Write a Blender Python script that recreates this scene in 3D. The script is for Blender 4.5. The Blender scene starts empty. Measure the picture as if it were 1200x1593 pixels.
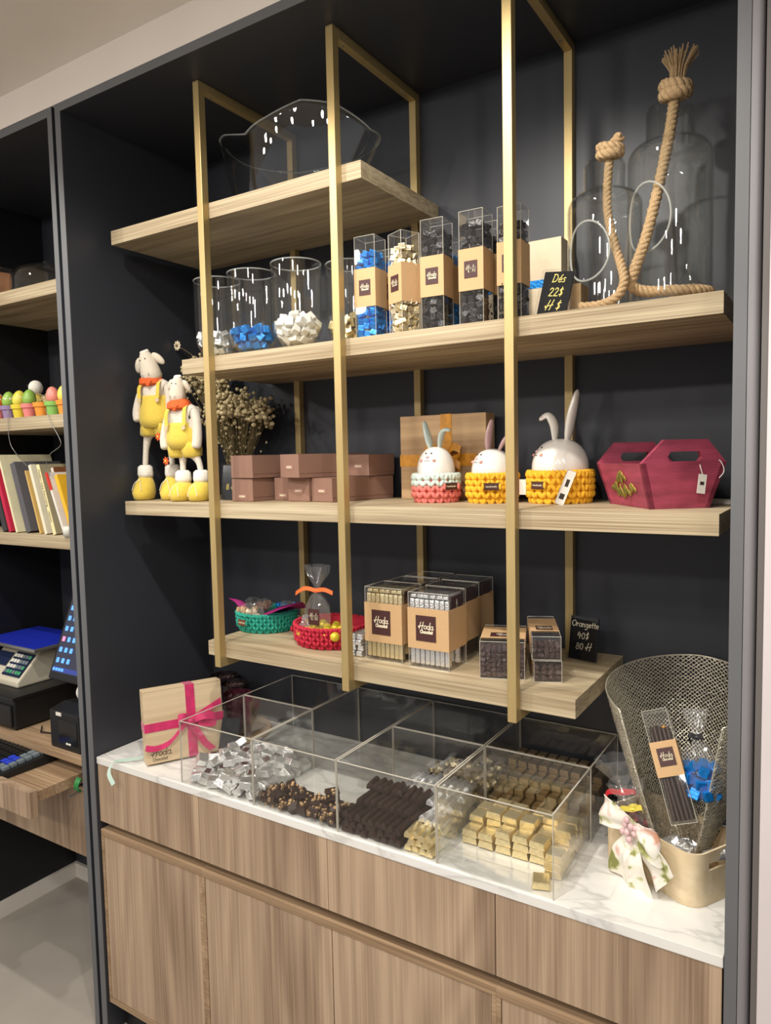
import bpy, bmesh, math, random
import numpy as np
from mathutils import Vector, Matrix, Euler
PI = math.pi
sc = bpy.context.scene
col = sc.collection
rnd = random.Random(7)

# ------------------------------------------------------------------ camera
yaw, pitch, roll, fpx = 0.56564882, -0.07462915, -0.02108715, 1130.5013
F = Vector((-math.sin(yaw) * math.cos(pitch), math.cos(yaw) * math.cos(pitch), math.sin(pitch)))
R0 = Vector((math.cos(yaw), math.sin(yaw), 0)); U0 = R0.cross(F)
R = R0 * math.cos(roll) + U0 * math.sin(roll); U = U0 * math.cos(roll) - R0 * math.sin(roll)
cd = bpy.data.cameras.new('camera'); cam = bpy.data.objects.new('camera', cd); col.objects.link(cam)
cd.sensor_fit = 'VERTICAL'; cd.sensor_height = 36.0; cd.lens = fpx / 1593 * 36.0
cd.clip_start = .02
M4 = Matrix.Identity(4)
for i in range(3):
    M4[i][0], M4[i][1], M4[i][2] = R[i], U[i], -F[i]
M4.translation = Vector((1.74735758, -1.21371355, 1.63237273))
cam.matrix_world = M4
sc.camera = cam

# ------------------------------------------------------------------ world, lamps, exposure
sc.view_settings.view_transform = 'Standard'; sc.view_settings.look = 'None'
sc.view_settings.gamma = 1.0; sc.view_settings.exposure = 0.0; sc.view_settings.use_curve_mapping = False
sc.cycles.transparent_max_bounces = 40
sc.cycles.max_bounces = 10
sc.cycles.sample_clamp_indirect = 4.0
w = bpy.data.worlds.new('shop_surroundings'); sc.world = w; w.use_nodes = True
w.node_tree.nodes['Background'].inputs[0].default_value = (.98, .97, 1.0, 1)
w.node_tree.nodes['Background'].inputs[1].default_value = .40

def spot(x, y, z, tx, ty, tz, e, size=95, rad=.022, c=(1, .955, .88), blend=.6):
    l = bpy.data.lights.new('ceiling_or_fill_spot', 'SPOT'); l.energy = e; l.spot_size = math.radians(size)
    l.spot_blend = blend; l.shadow_soft_size = rad; l.color = c
    o = bpy.data.objects.new('ceiling_or_fill_spot', l); col.objects.link(o); o.location = (x, y, z)
    o.rotation_euler = (Vector((tx, ty, tz)) - Vector((x, y, z))).to_track_quat('-Z', 'Y').to_euler()
    return o
spot(.40, -.58, 2.635, .45, .2, 1.3, 36)
spot(1.10, -.58, 2.635, 1.1, .25, 1.3, 50)
spot(-.45, -.58, 2.635, -.4, .2, 1.5, 23)
spot(1.62, -.75, 2.635, 1.40, .12, .85, 32, size=42)
for (lx, ly) in ((-1.6, -2.0), (-.9, -1.6), (-.1, -1.7), (.7, -1.6), (1.6, -1.9), (2.4, -1.5), (-1.4, -3.0), (-.6, -2.8), (.5, -2.9), (1.4, -3.0), (2.3, -2.8), (3.1, -2.2)):  # unseen wide spots behind the camera, added for room fill and glass glints
    spot(lx, ly, 2.63, lx, ly + .9, 0, 27, size=165, rad=.045, c=(1, .95, .89))

# ------------------------------------------------------------------ materials
def lin(c):
    return tuple(((x / 255) / 12.92 if x / 255 <= .04045 else ((x / 255 + .055) / 1.055) ** 2.4) for x in c) + (1,)
def mat(name, rgb, rough=.5, metal=0, var=0, vscale=20, bump=0, bscale=60, spec=.5, coat=0, sheen=0, stretch=None, emit=None, estr=0):
    m = bpy.data.materials.new(name); m.use_nodes = True; nt = m.node_tree; b = nt.nodes['Principled BSDF']
    c = lin(rgb)
    b.inputs['Base Color'].default_value = c; b.inputs['Roughness'].default_value = rough; b.inputs['Metallic'].default_value = metal
    b.inputs['Specular IOR Level'].default_value = spec; b.inputs['Coat Weight'].default_value = coat
    if sheen: b.inputs['Sheen Weight'].default_value = sheen
    if emit:
        b.inputs['Emission Color'].default_value = lin(emit); b.inputs['Emission Strength'].default_value = estr
    tc = nt.nodes.new('ShaderNodeTexCoord'); mp = nt.nodes.new('ShaderNodeMapping'); nt.links.new(tc.outputs['Object'], mp.inputs[0])
    if stretch: mp.inputs['Scale'].default_value = stretch
    n = nt.nodes.new('ShaderNodeTexNoise'); n.inputs['Scale'].default_value = vscale; n.inputs['Detail'].default_value = 4
    nt.links.new(mp.outputs[0], n.inputs[0])
    r = nt.nodes.new('ShaderNodeValToRGB'); nt.links.new(n.outputs[0], r.inputs[0])
    v = max(var, .03)
    r.color_ramp.elements[0].position = .3; r.color_ramp.elements[1].position = .7
    r.color_ramp.elements[0].color = tuple(x * (1 - v) for x in c[:3]) + (1,); r.color_ramp.elements[1].color = tuple(min(1, x * (1 + v)) for x in c[:3]) + (1,)
    nt.links.new(r.outputs[0], b.inputs['Base Color'])
    if bump:
        n2 = nt.nodes.new('ShaderNodeTexNoise'); n2.inputs['Scale'].default_value = bscale; nt.links.new(mp.outputs[0], n2.inputs[0])
        bp = nt.nodes.new('ShaderNodeBump'); bp.inputs['Strength'].default_value = bump; bp.inputs['Distance'].default_value = .002
        nt.links.new(n2.outputs[0], bp.inputs['Height']); nt.links.new(bp.outputs[0], b.inputs['Normal'])
    return m

def wood(name, light, dark, axis='X', scale=1.0, contrast=1.0, boards=0, cathedral=0, rough=.55, fine=1.0, yf=1.0):
    """procedural wood: long fine streaks, optional boards and arched figure"""
    m = bpy.data.materials.new(name); m.use_nodes = True; nt = m.node_tree; N = nt.nodes; L = nt.links; b = N['Principled BSDF']
    b.inputs['Roughness'].default_value = rough; b.inputs['Specular IOR Level'].default_value = .3
    tc = N.new('ShaderNodeTexCoord')
    def streak(sc_along, sc_across, detail=5, dist=0):
        mp = N.new('ShaderNodeMapping'); L.new(tc.outputs['Object'], mp.inputs[0])
        s = [sc_across * scale] * 3; s['XYZ'.index(axis)] = sc_along * scale
        if axis == 'X': s[1] *= yf
        mp.inputs['Scale'].default_value = s
        n = N.new('ShaderNodeTexNoise'); n.inputs['Scale'].default_value = 1; n.inputs['Detail'].default_value = detail; n.inputs['Distortion'].default_value = dist
        L.new(mp.outputs[0], n.inputs[0]); return n.outputs[0]
    a = streak(2.5, 260 * fine, 2); c = streak(1.2, 22, 4, .6); g = streak(.8, 5, 2)
    def math_(op, x, y):
        q = N.new('ShaderNodeMath'); q.operation = op
        for i, v in enumerate((x, y)):
            if isinstance(v, (int, float)): q.inputs[i].default_value = v
            else: L.new(v, q.inputs[i])
        return q.outputs[0]
    f = math_('ADD', math_('MULTIPLY', a, .5), math_('MULTIPLY', c, .5))
    if cathedral:
        mp = N.new('ShaderNodeMapping'); L.new(tc.outputs['Object'], mp.inputs[0])
        s = [cathedral] * 3; s['XYZ'.index(axis)] = cathedral * .12; mp.inputs['Scale'].default_value = s
        n = N.new('ShaderNodeTexNoise'); n.inputs['Scale'].default_value = 1; n.inputs['Detail'].default_value = 1.5; n.inputs['Distortion'].default_value = .3
        L.new(mp.outputs[0], n.inputs[0])
        rings = math_('SINE', math_('MULTIPLY', n.outputs[0], 85), 0)
        f = math_('ADD', math_('MULTIPLY', f, .80), math_('MULTIPLY', math_('ADD', math_('MULTIPLY', rings, .5), .5), .10))
        f = math_('ADD', f, math_('MULTIPLY', g, .12))
    if boards:
        sx = N.new('ShaderNodeSeparateXYZ'); L.new(tc.outputs['Object'], sx.inputs[0])
        fl = math_('FLOOR', math_('MULTIPLY', sx.outputs[0], boards), 0)
        wn = N.new('ShaderNodeTexWhiteNoise'); wn.noise_dimensions = '1D'; L.new(fl, wn.inputs['W'])
        f = math_('ADD', f, math_('MULTIPLY', math_('SUBTRACT', wn.outputs[0], .5), .13))
    r = N.new('ShaderNodeValToRGB'); L.new(f, r.inputs[0])
    r.color_ramp.elements[0].position = .5 - .17 / contrast; r.color_ramp.elements[0].color = lin(dark)
    r.color_ramp.elements[1].position = .5 + .17 / contrast; r.color_ramp.elements[1].color = lin(light)
    L.new(r.outputs[0], b.inputs['Base Color'])
    bp = N.new('ShaderNodeBump'); bp.inputs['Strength'].default_value = .15; bp.inputs['Distance'].default_value = .001
    L.new(f, bp.inputs['Height']); L.new(bp.outputs[0], b.inputs['Normal'])
    return m

def glass(name, tint=(.97, .98, .97), ior=1.48, rough=.0, haze=0.0):
    """thin clear sheet: Fresnel reflection over transparency (same index from both sides)"""
    m = bpy.data.materials.new(name); m.use_nodes = True; nt = m.node_tree; N = nt.nodes; L = nt.links
    N.remove(N['Principled BSDF']); out = N['Material Output']
    ge = N.new('ShaderNodeNewGeometry'); mr = N.new('ShaderNodeMapRange'); L.new(ge.outputs['Backfacing'], mr.inputs[0])
    mr.inputs[3].default_value = ior; mr.inputs[4].default_value = 1 / ior
    fr = N.new('ShaderNodeFresnel'); L.new(mr.outputs[0], fr.inputs['IOR'])
    t = N.new('ShaderNodeBsdfTransparent'); t.inputs[0].default_value = tint + (1,)
    g = N.new('ShaderNodeBsdfGlossy'); g.inputs[0].default_value = (1, 1, 1, 1); g.inputs['Roughness'].default_value = rough
    mx = N.new('ShaderNodeMixShader'); L.new(fr.outputs[0], mx.inputs[0]); L.new(t.outputs[0], mx.inputs[1]); L.new(g.outputs[0], mx.inputs[2])
    last = mx.outputs[0]
    if haze:
        d = N.new('ShaderNodeBsdfDiffuse'); d.inputs[0].default_value = (.8, .8, .78, 1)
        m2 = N.new('ShaderNodeMixShader'); m2.inputs[0].default_value = haze; L.new(last, m2.inputs[1]); L.new(d.outputs[0], m2.inputs[2]); last = m2.outputs[0]
    L.new(last, out.inputs[0]); return m

M = {}
M['shelf'] = wood('pale_oak_laminate', (200, 184, 152), (142, 123, 95), 'X', contrast=1.25, fine=1.2, yf=.14)
M['cab'] = wood('oak_veneer_vertical', (186, 161, 134), (134, 111, 90), 'Z', contrast=1.1, boards=5.3, cathedral=3.2, fine=.8)
M['cabx'] = wood('oak_veneer_horizontal', (186, 158, 126), (128, 102, 76), 'X', contrast=1.1, fine=.8)
M['pale'] = wood('paulownia_wood', (226, 205, 170), (188, 164, 128), 'X', contrast=.8, fine=.25)
M['crate'] = wood('bent_beech', (240, 222, 188), (214, 190, 150), 'X', contrast=.9, fine=.2)
M['board'] = wood('serving_board', (210, 170, 115), (160, 120, 75), 'X', contrast=.9, fine=.3)
M['walnut'] = wood('slatted_wood_box', (206, 172, 130), (156, 124, 90), 'X', contrast=1.2, fine=.2)
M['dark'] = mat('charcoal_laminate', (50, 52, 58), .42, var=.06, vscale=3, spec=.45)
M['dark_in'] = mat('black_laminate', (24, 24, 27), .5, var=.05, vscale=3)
M['frame'] = mat('charcoal_laminate_lit_edge', (98, 99, 101), .5, var=.04, vscale=6)  # same charcoal laminate, lightened to paint in the light on panel front edges
M['trimgrey'] = mat('grey_metal_trim', (128, 125, 127), .45, var=.03, vscale=6)
M['trimbrown'] = mat('taupe_trim', (98, 93, 90), .55, var=.03, vscale=6)
M['wallpink'] = mat('pale_wall_paint', (206, 197, 196), .8, var=.02, vscale=5)
M['ceil'] = mat('ceiling_paint', (236, 228, 217), .9, var=.03, vscale=4)
M['soffit'] = mat('soffit_paint', (232, 222, 210), .9, var=.03, vscale=4)
M['brass'] = mat('brushed_brass', (188, 164, 112), .42, metal=.5, var=.06, vscale=8, stretch=(30, 30, 1), bump=.05)
M['black'] = mat('black_plastic', (22, 22, 23), .45, var=.05)
M['blackgloss'] = mat('black_acrylic', (26, 28, 31), .12, var=.03)
M['cream'] = mat('cream_card', (222, 205, 175), .7, var=.03)
M['kraft'] = mat('kraft_card', (194, 158, 114), .8, var=.07, vscale=500)
M['logo'] = mat('brown_label', (66, 32, 30), .6)
M['ink'] = mat('cream_ink', (238, 226, 196), .6)
M['inkdark'] = mat('dark_ink', (48, 36, 28), .7)
M['inkyel'] = mat('yellow_marker', (232, 208, 110), .6)
M['inkpale'] = mat('pale_marker', (205, 195, 170), .6)
M['brownbox'] = mat('rose_brown_card', (138, 104, 88), .75, var=.05, vscale=300)
M['silver'] = mat('silver_foil', (238, 238, 236), .27, metal=.82, var=.04, vscale=200, bump=.9, bscale=160)
M['gold'] = mat('gold_foil', (240, 222, 172), .32, metal=.8, var=.06, vscale=200, bump=.7, bscale=160)
M['palegold'] = mat('pale_gold_foil', (222, 206, 166), .34, metal=.7, var=.06, vscale=200, bump=.8, bscale=160)
M['bronze'] = mat('bronze_foil', (156, 134, 102), .35, metal=.7, var=.1, vscale=200, bump=.6, bscale=160)
M['blue'] = mat('blue_foil', (28, 132, 214), .33, metal=.45, var=.08, vscale=200, bump=.8, bscale=160)
M['white'] = mat('white_foil', (232, 228, 218), .42, metal=.25, var=.03, vscale=200, bump=.6, bscale=160)
M['darkfoil'] = mat('black_foil', (62, 60, 60), .3, metal=.7, var=.08, vscale=200, bump=.8, bscale=160)
M['choc'] = mat('dark_brown_foil', (66, 50, 44), .32, metal=.45, var=.12, vscale=120, bump=.3, bscale=90)
M['nutchoc'] = mat('chocolate', (52, 32, 24), .4, var=.2, vscale=150)
M['nut'] = mat('hazelnut', (196, 160, 112), .6, var=.15, vscale=200)
M['glass'] = glass('clear_glass', (.98, .985, .98), 1.6)
M['acrylic'] = glass('clear_acrylic', (.992, .994, .992), 1.42)
M['film'] = glass('clear_film', (.985, .985, .985), 1.45, .02, .008)
M['cello'] = glass('cellophane', (.97, .97, .97), 1.55, .08, .06)
M['edge'] = mat('polished_acrylic_edge', (196, 190, 176), .25, var=.02, spec=.8)
M['yelfab'] = mat('yellow_cotton', (216, 188, 74), .9, var=.06, vscale=200, bump=.3, bscale=700, sheen=.2)
M['knit'] = mat('off_white_knit', (218, 208, 192), .95, var=.08, vscale=400, bump=1.0, bscale=420, sheen=.2)
M['felt'] = mat('cream_felt', (216, 204, 184), .95, var=.04, vscale=150, bump=.4, bscale=500)
M['fur'] = mat('white_fleece', (232, 226, 214), 1, var=.05, vscale=300, bump=1, bscale=350)
M['orange'] = mat('orange_felt', (214, 92, 36), .85, var=.07, vscale=200)
M['button'] = mat('wood_button', (200, 178, 140), .5)
M['yarn_y'] = mat('yellow_yarn', (236, 178, 40), .85, var=.08, vscale=300)
M['yarn_p'] = mat('coral_yarn', (222, 120, 110), .85, var=.08, vscale=300)
M['yarn_w'] = mat('mint_white_yarn', (204, 218, 208), .85, var=.05, vscale=300)
M['yarn_t'] = mat('teal_yarn', (40, 156, 134), .85, var=.08, vscale=300)
M['yarn_r'] = mat('crimson_yarn', (186, 34, 58), .85, var=.08, vscale=300)
M['ceramic'] = mat('white_ceramic', (236, 230, 220), .18, coat=.5)
M['ceramicblue'] = mat('pale_blue_ceramic', (206, 222, 214), .2, coat=.5)
M['pinkc'] = mat('pink_ceramic', (214, 178, 178), .25, coat=.4)
M['blush'] = mat('blush_paint', (228, 160, 150), .5)
M['leather'] = mat('brown_leather_tag', (110, 66, 42), .7, var=.1)
M['leatherdk'] = mat('dark_leather_tag', (70, 38, 26), .7, var=.1)
M['tagp'] = mat('paper_tag', (222, 216, 206), .8)
M['crim'] = mat('crimson_stained_wood', (156, 62, 84), .55, var=.35, vscale=9, stretch=(1, 1, 6), bump=.3, bscale=120)
M['leafgreen'] = mat('leaf_green_paint', (110, 104, 44), .6, var=.1)
M['goldpaint'] = mat('gold_paint', (196, 160, 60), .4, metal=.5)
M['rope'] = mat('jute_rope', (184, 154, 114), .95, var=.2, vscale=300, bump=.8, bscale=500)
M['magenta'] = mat('magenta_ribbon', (200, 40, 98), .4, var=.25, vscale=40, stretch=(1, 1, 1), sheen=.3)
M['red'] = mat('red_ribbon', (204, 30, 44), .4)
M['mint'] = mat('mint_ribbon', (190, 214, 200), .5)
M['amber'] = mat('amber_ribbon', (206, 142, 40), .4, var=.2, vscale=60)
M['orangerib'] = mat('orange_ribbon', (236, 104, 40), .5)
M['yelrib'] = mat('yellow_ribbon', (232, 214, 90), .5)
M['purple'] = mat('purple_tissue', (158, 26, 110), .6)
M['stem'] = mat('dry_stem', (112, 98, 64), .9, var=.15)
M['bloom'] = mat('dry_blossom', (186, 170, 130), .9, var=.25, vscale=120)
M['wire'] = mat('hammered_wire', (226, 218, 198), .28, metal=.65, var=.1, vscale=100)
M['vase'] = mat('black_mosaic_glass', (34, 26, 28), .25, var=.5, vscale=90, bump=1, bscale=120)
M['vaser'] = mat('dark_red_mosaic_glass', (62, 24, 34), .25, var=.6, vscale=110, bump=1, bscale=120)
M['floor'] = mat('concrete_tile', (172, 164, 153), .6, var=.10, vscale=3.5, bump=.05)
M['scalebody'] = mat('cream_plastic', (206, 198, 176), .45)
M['steel'] = mat('steel_edge', (176, 174, 168), .3, metal=.8)
M['bluepad'] = mat('blue_pan', (22, 42, 172), .5, var=.05)
M['keyw'] = mat('white_key', (218, 216, 204), .5)
M['keyg'] = mat('green_key', (70, 156, 112), .5)
M['keygr'] = mat('grey_key', (112, 122, 128), .5)
M['keyr'] = mat('red_key', (206, 52, 40), .5)
M['keyb'] = mat('blue_key', (42, 64, 196), .5)
M['panel'] = mat('navy_key_panel', (24, 36, 66), .4)
M['screen'] = mat('lit_screen', (40, 42, 56), .15, emit=(62, 62, 78), estr=.45)
M['icon'] = mat('lit_icon', (80, 140, 220), .3, emit=(96, 156, 236), estr=1.1)
M['iconp'] = mat('lit_icon_pink', (220, 130, 170), .3, emit=(226, 130, 170), estr=.9)
M['taskbar'] = mat('lit_taskbar', (40, 52, 110), .3, emit=(46, 60, 130), estr=.8)
M['paper'] = mat('till_paper', (226, 222, 214), .8)
M['greenclip'] = mat('green_plastic', (46, 130, 66), .45)
M['cable'] = mat('black_cable', (20, 20, 20), .5)
M['paperstraw'] = mat('straw', (214, 196, 150), .9)
M['greywire'] = mat('silver_wire', (150, 148, 140), .4, metal=.6)
M['choccolate_shard'] = mat('dark_choc_pieces', (70, 50, 46), .45, var=.4, vscale=150)

def marble():
    m = bpy.data.materials.new('white_marble'); m.use_nodes = True; nt = m.node_tree; N = nt.nodes; L = nt.links; b = N['Principled BSDF']
    b.inputs['Roughness'].default_value = .16
    tc = N.new('ShaderNodeTexCoord'); mp = N.new('ShaderNodeMapping'); L.new(tc.outputs['Object'], mp.inputs[0]); mp.inputs['Rotation'].default_value = (0, 0, .5); mp.inputs['Scale'].default_value = (1.6, 5.5, 3)
    n = N.new('ShaderNodeTexNoise'); n.inputs['Scale'].default_value = 2.6; n.inputs['Detail'].default_value = 9; n.inputs['Distortion'].default_value = .45; L.new(mp.outputs[0], n.inputs[0])
    r = N.new('ShaderNodeValToRGB'); L.new(n.outputs[0], r.inputs[0]); e = r.color_ramp.elements
    e[0].position = .30; e[0].color = lin((232, 229, 222)); e[1].position = .72; e[1].color = lin((234, 232, 226))
    x = e.new(.46); x.color = lin((226, 224, 218)); x = e.new(.50); x.color = lin((204, 202, 197)); x = e.new(.535); x.color = lin((228, 226, 221))
    L.new(r.outputs[0], b.inputs['Base Color']); return m
M['marble'] = marble()
def dotted(name, base, dot, s):
    m = bpy.data.materials.new(name); m.use_nodes = True; nt = m.node_tree; N = nt.nodes; L = nt.links; b = N['Principled BSDF']
    b.inputs['Roughness'].default_value = .35
    tc = N.new('ShaderNodeTexCoord'); v = N.new('ShaderNodeTexVoronoi'); v.inputs['Scale'].default_value = s; L.new(tc.outputs['Object'], v.inputs[0])
    r = N.new('ShaderNodeValToRGB'); r.color_ramp.interpolation = 'CONSTANT'; L.new(v.outputs[0], r.inputs[0])
    r.color_ramp.elements[0].color = lin(dot); r.color_ramp.elements[1].position = .2; r.color_ramp.elements[1].color = lin(base)
    L.new(r.outputs[0], b.inputs['Base Color']); return m
def floral():
    m = bpy.data.materials.new('floral_fabric'); m.use_nodes = True; nt = m.node_tree; N = nt.nodes; L = nt.links; b = N['Principled BSDF']
    b.inputs['Roughness'].default_value = .85
    tc = N.new('ShaderNodeTexCoord'); n = N.new('ShaderNodeTexNoise'); n.inputs['Scale'].default_value = 34; n.inputs['Detail'].default_value = 2; n.inputs['Distortion'].default_value = .8
    L.new(tc.outputs['Object'], n.inputs[0]); r = N.new('ShaderNodeValToRGB'); L.new(n.outputs[0], r.inputs[0]); e = r.color_ramp.elements
    e[0].position = .33; e[0].color = lin((138, 140, 78)); e[1].position = .68; e[1].color = lin((214, 158, 128))
    for p, c in ((.38, (196, 196, 150)), (.44, (236, 230, 214)), (.56, (240, 234, 222)), (.61, (236, 208, 196))):
        x = e.new(p); x.color = lin(c)
    L.new(r.outputs[0], b.inputs['Base Color']); return m
M['floral'] = floral()

# ------------------------------------------------------------------ mesh builder
class MB:
    def __init__(s): s.v = []; s.f = []; s.mi = []
    def add(s, vs, fs, mi=0, T=None):
        o = len(s.v)
        s.v += [tuple(T @ Vector(p)) for p in vs] if T is not None else [tuple(p) for p in vs]
        s.f += [tuple(i + o for i in f) for f in fs]; s.mi += [mi] * len(fs); return s
    def box(s, c, d, T=None, mi=0):
        x, y, z = c; a, b, h = d[0] / 2, d[1] / 2, d[2] / 2
        vs = [(x + i * a, y + j * b, z + k * h) for k in (-1, 1) for i, j in ((-1, -1), (1, -1), (1, 1), (-1, 1))]
        return s.add(vs, [(3, 2, 1, 0), (4, 5, 6, 7), (0, 1, 5, 4), (1, 2, 6, 5), (2, 3, 7, 6), (3, 0, 4, 7)], mi, T)
    def bx(s, x0, x1, y0, y1, z0, z1, mi=0): return s.box(((x0 + x1) / 2, (y0 + y1) / 2, (z0 + z1) / 2), (x1 - x0, y1 - y0, z1 - z0), mi=mi)
    def lathe(s, prof, n=32, c=(0, 0, 0), T=None, mi=0, sx=1, sy=1, skip=None):
        vs = []; fs = []
        for r, z in prof:
            for k in range(n):
                a = 2 * PI * k / n; vs.append((c[0] + sx * r * math.cos(a), c[1] + sy * r * math.sin(a), c[2] + z))
        for i in range(len(prof) - 1):
            for k in range(n):
                q = (i * n + k, i * n + (k + 1) % n, (i + 1) * n + (k + 1) % n, (i + 1) * n + k)
                if skip:
                    m = [sum(vs[j][t] for j in q) / 4 for t in range(3)]
                    if skip(m): continue
                fs.append(q)
        return s.add(vs, fs, mi, T)
    def ell(s, c, r, rot=None, n=16, m=10, mi=0):
        T = Matrix.Translation(c)
        if rot is not None: T = T @ Euler(rot).to_matrix().to_4x4()
        T = T @ Matrix.Diagonal((r[0], r[1], r[2], 1))
        vs = [(0, 0, -1)]; fs = []
        for i in range(1, m):
            t = -PI / 2 + PI * i / m
            for k in range(n): vs.append((math.cos(t) * math.cos(2 * PI * k / n), math.cos(t) * math.sin(2 * PI * k / n), math.sin(t)))
        vs.append((0, 0, 1)); e = len(vs) - 1
        for k in range(n): fs.append((0, 1 + (k + 1) % n, 1 + k)); fs.append((e, 1 + (m - 2) * n + k, 1 + (m - 2) * n + (k + 1) % n))
        for i in range(m - 2):
            for k in range(n): fs.append((1 + i * n + k, 1 + i * n + (k + 1) % n, 1 + (i + 1) * n + (k + 1) % n, 1 + (i + 1) * n + k))
        return s.add(vs, fs, mi, T)
    def tube(s, path, r, n=8, mi=0, cap=True, flat=None):
        P = [Vector(p) for p in path]; rr = r if isinstance(r, (list, tuple)) else [r] * len(P)
        up = Vector((0, 0, 1)); vs = []; fs = []; prev = None
        for i, p in enumerate(P):
            t = (P[min(i + 1, len(P) - 1)] - P[max(i - 1, 0)]).normalized()
            if prev is None:
                a = t.cross(up) if abs(t.dot(up)) < .95 else t.cross(Vector((1, 0, 0)))
            else: a = prev - t * prev.dot(t)
            a.normalize(); b = t.cross(a); prev = a
            for k in range(n):
                q = 2 * PI * k / n; fl = flat if flat else 1
                vs.append(p + (a * math.cos(q) + b * math.sin(q) * fl) * rr[i])
        for i in range(len(P) - 1):
            for k in range(n): fs.append((i * n + k, i * n + (k + 1) % n, (i + 1) * n + (k + 1) % n, (i + 1) * n + k))
        if cap: fs += [tuple(range(n - 1, -1, -1)), tuple(range((len(P) - 1) * n, len(P) * n))]
        return s.add(vs, fs, mi)
    def prism(s, pts, y0, y1, mi=0, T=None, plane='XZ'):
        n = len(pts)
        if plane == 'XZ': vs = [(x, y0, z) for x, z in pts] + [(x, y1, z) for x, z in pts]
        else: vs = [(x, z, y0) for x, z in pts] + [(x, z, y1) for x, z in pts]
        fs = [tuple(range(n)), tuple(range(2 * n - 1, n - 1, -1))] + [(i, (i + n), (i + 1) % n + n, (i + 1) % n) for i in range(n)]
        return s.add(vs, fs, mi, T)
    def sheet(s, g, th=0, mi=0):
        """grid of points g[i][j] -> surface with thickness th"""
        a, b = len(g), len(g[0]); vs = [Vector(p) for row in g for p in row]
        fs = [(i * b + j, i * b + j + 1, (i + 1) * b + j + 1, (i + 1) * b + j) for i in range(a - 1) for j in range(b - 1)]
        if not th: return s.add(vs, fs, mi)
        nr = []
        for i in range(a):
            for j in range(b):
                du = Vector(g[min(i + 1, a - 1)][j]) - Vector(g[max(i - 1, 0)][j]); dv = Vector(g[i][min(j + 1, b - 1)]) - Vector(g[i][max(j - 1, 0)])
                c = du.cross(dv); nr.append(c.normalized() if c.length > 1e-12 else Vector((0, 0, 1)))
        n = len(vs); vs2 = vs + [p + q * th for p, q in zip(vs, nr)]
        fs2 = fs + [tuple(reversed([k + n for k in f])) for f in fs]
        bd = [j for j in range(b)] + [i * b + b - 1 for i in range(1, a)] + [(a - 1) * b + j for j in range(b - 2, -1, -1)] + [i * b for i in range(a - 2, 0, -1)]
        fs2 += [(bd[k], bd[k] + n, bd[(k + 1) % len(bd)] + n, bd[(k + 1) % len(bd)]) for k in range(len(bd))]
        return s.add(vs2, fs2, mi)
    def mesh(s, name, mats, smooth=False, bevel=0, seg=2):
        me = bpy.data.meshes.new(name); me.from_pydata(s.v, [], s.f)
        for m in (mats if isinstance(mats, (list, tuple)) else [mats]): me.materials.append(M[m] if isinstance(m, str) else m)
        me.polygons.foreach_set('material_index', s.mi)
        bm = bmesh.new(); bm.from_mesh(me); bmesh.ops.recalc_face_normals(bm, faces=bm.faces)
        if bevel:
            ed = [e for e in bm.edges if len(e.link_faces) == 2 and e.calc_face_angle(0) > .6]
            bmesh.ops.bevel(bm, geom=ed, offset=bevel, segments=seg, affect='EDGES', profile=.6)
        bm.to_mesh(me); bm.free()
        if smooth:
            me.polygons.foreach_set('use_smooth', [True] * len(me.polygons))
            if smooth != True: me.set_sharp_from_angle(angle=smooth)
        return me
    def obj(s, name, mats, parent=None, smooth=False, bevel=0, seg=2, label=None):
        o = bpy.data.objects.new(name, s.mesh(name, mats, smooth, bevel, seg)); col.objects.link(o)
        if parent is not None: o.parent = parent
        if label: o['label'] = label
        return o

def tag(o, label, cat, group=None, kind=None):
    o['label'] = label; o['category'] = cat
    if group: o['group'] = group
    if kind: o['kind'] = kind
    return o
def thing(name, label, cat, loc=(0, 0, 0), rz=0, group=None, rot=None):
    o = bpy.data.objects.new(name, None); col.objects.link(o); o.empty_display_size = .02
    o.location = loc; o.rotation_euler = rot if rot else (0, 0, rz)
    return tag(o, label, cat, group)
def struct(name, mb, m, **k):
    o = mb.obj(name, m, **k); o['kind'] = 'structure'; return o
def at(o, loc, rot=(0, 0, 0), sc_=None):
    o.location = loc; o.rotation_euler = rot
    if sc_: o.scale = sc_
    return o
def copy_tree(o, parent=None):
    c = o.copy(); col.objects.link(c)
    if parent is not None: c.parent = parent
    for ch in [x for x in kids.get(o.name, ())]: copy_tree(ch, c)
    return c
kids = {}
def inst(me, name, loc, rot, label, cat, group, s=None):
    o = bpy.data.objects.new(name, me); col.objects.link(o); at(o, loc, rot, s); return tag(o, label, cat, group)

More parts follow.
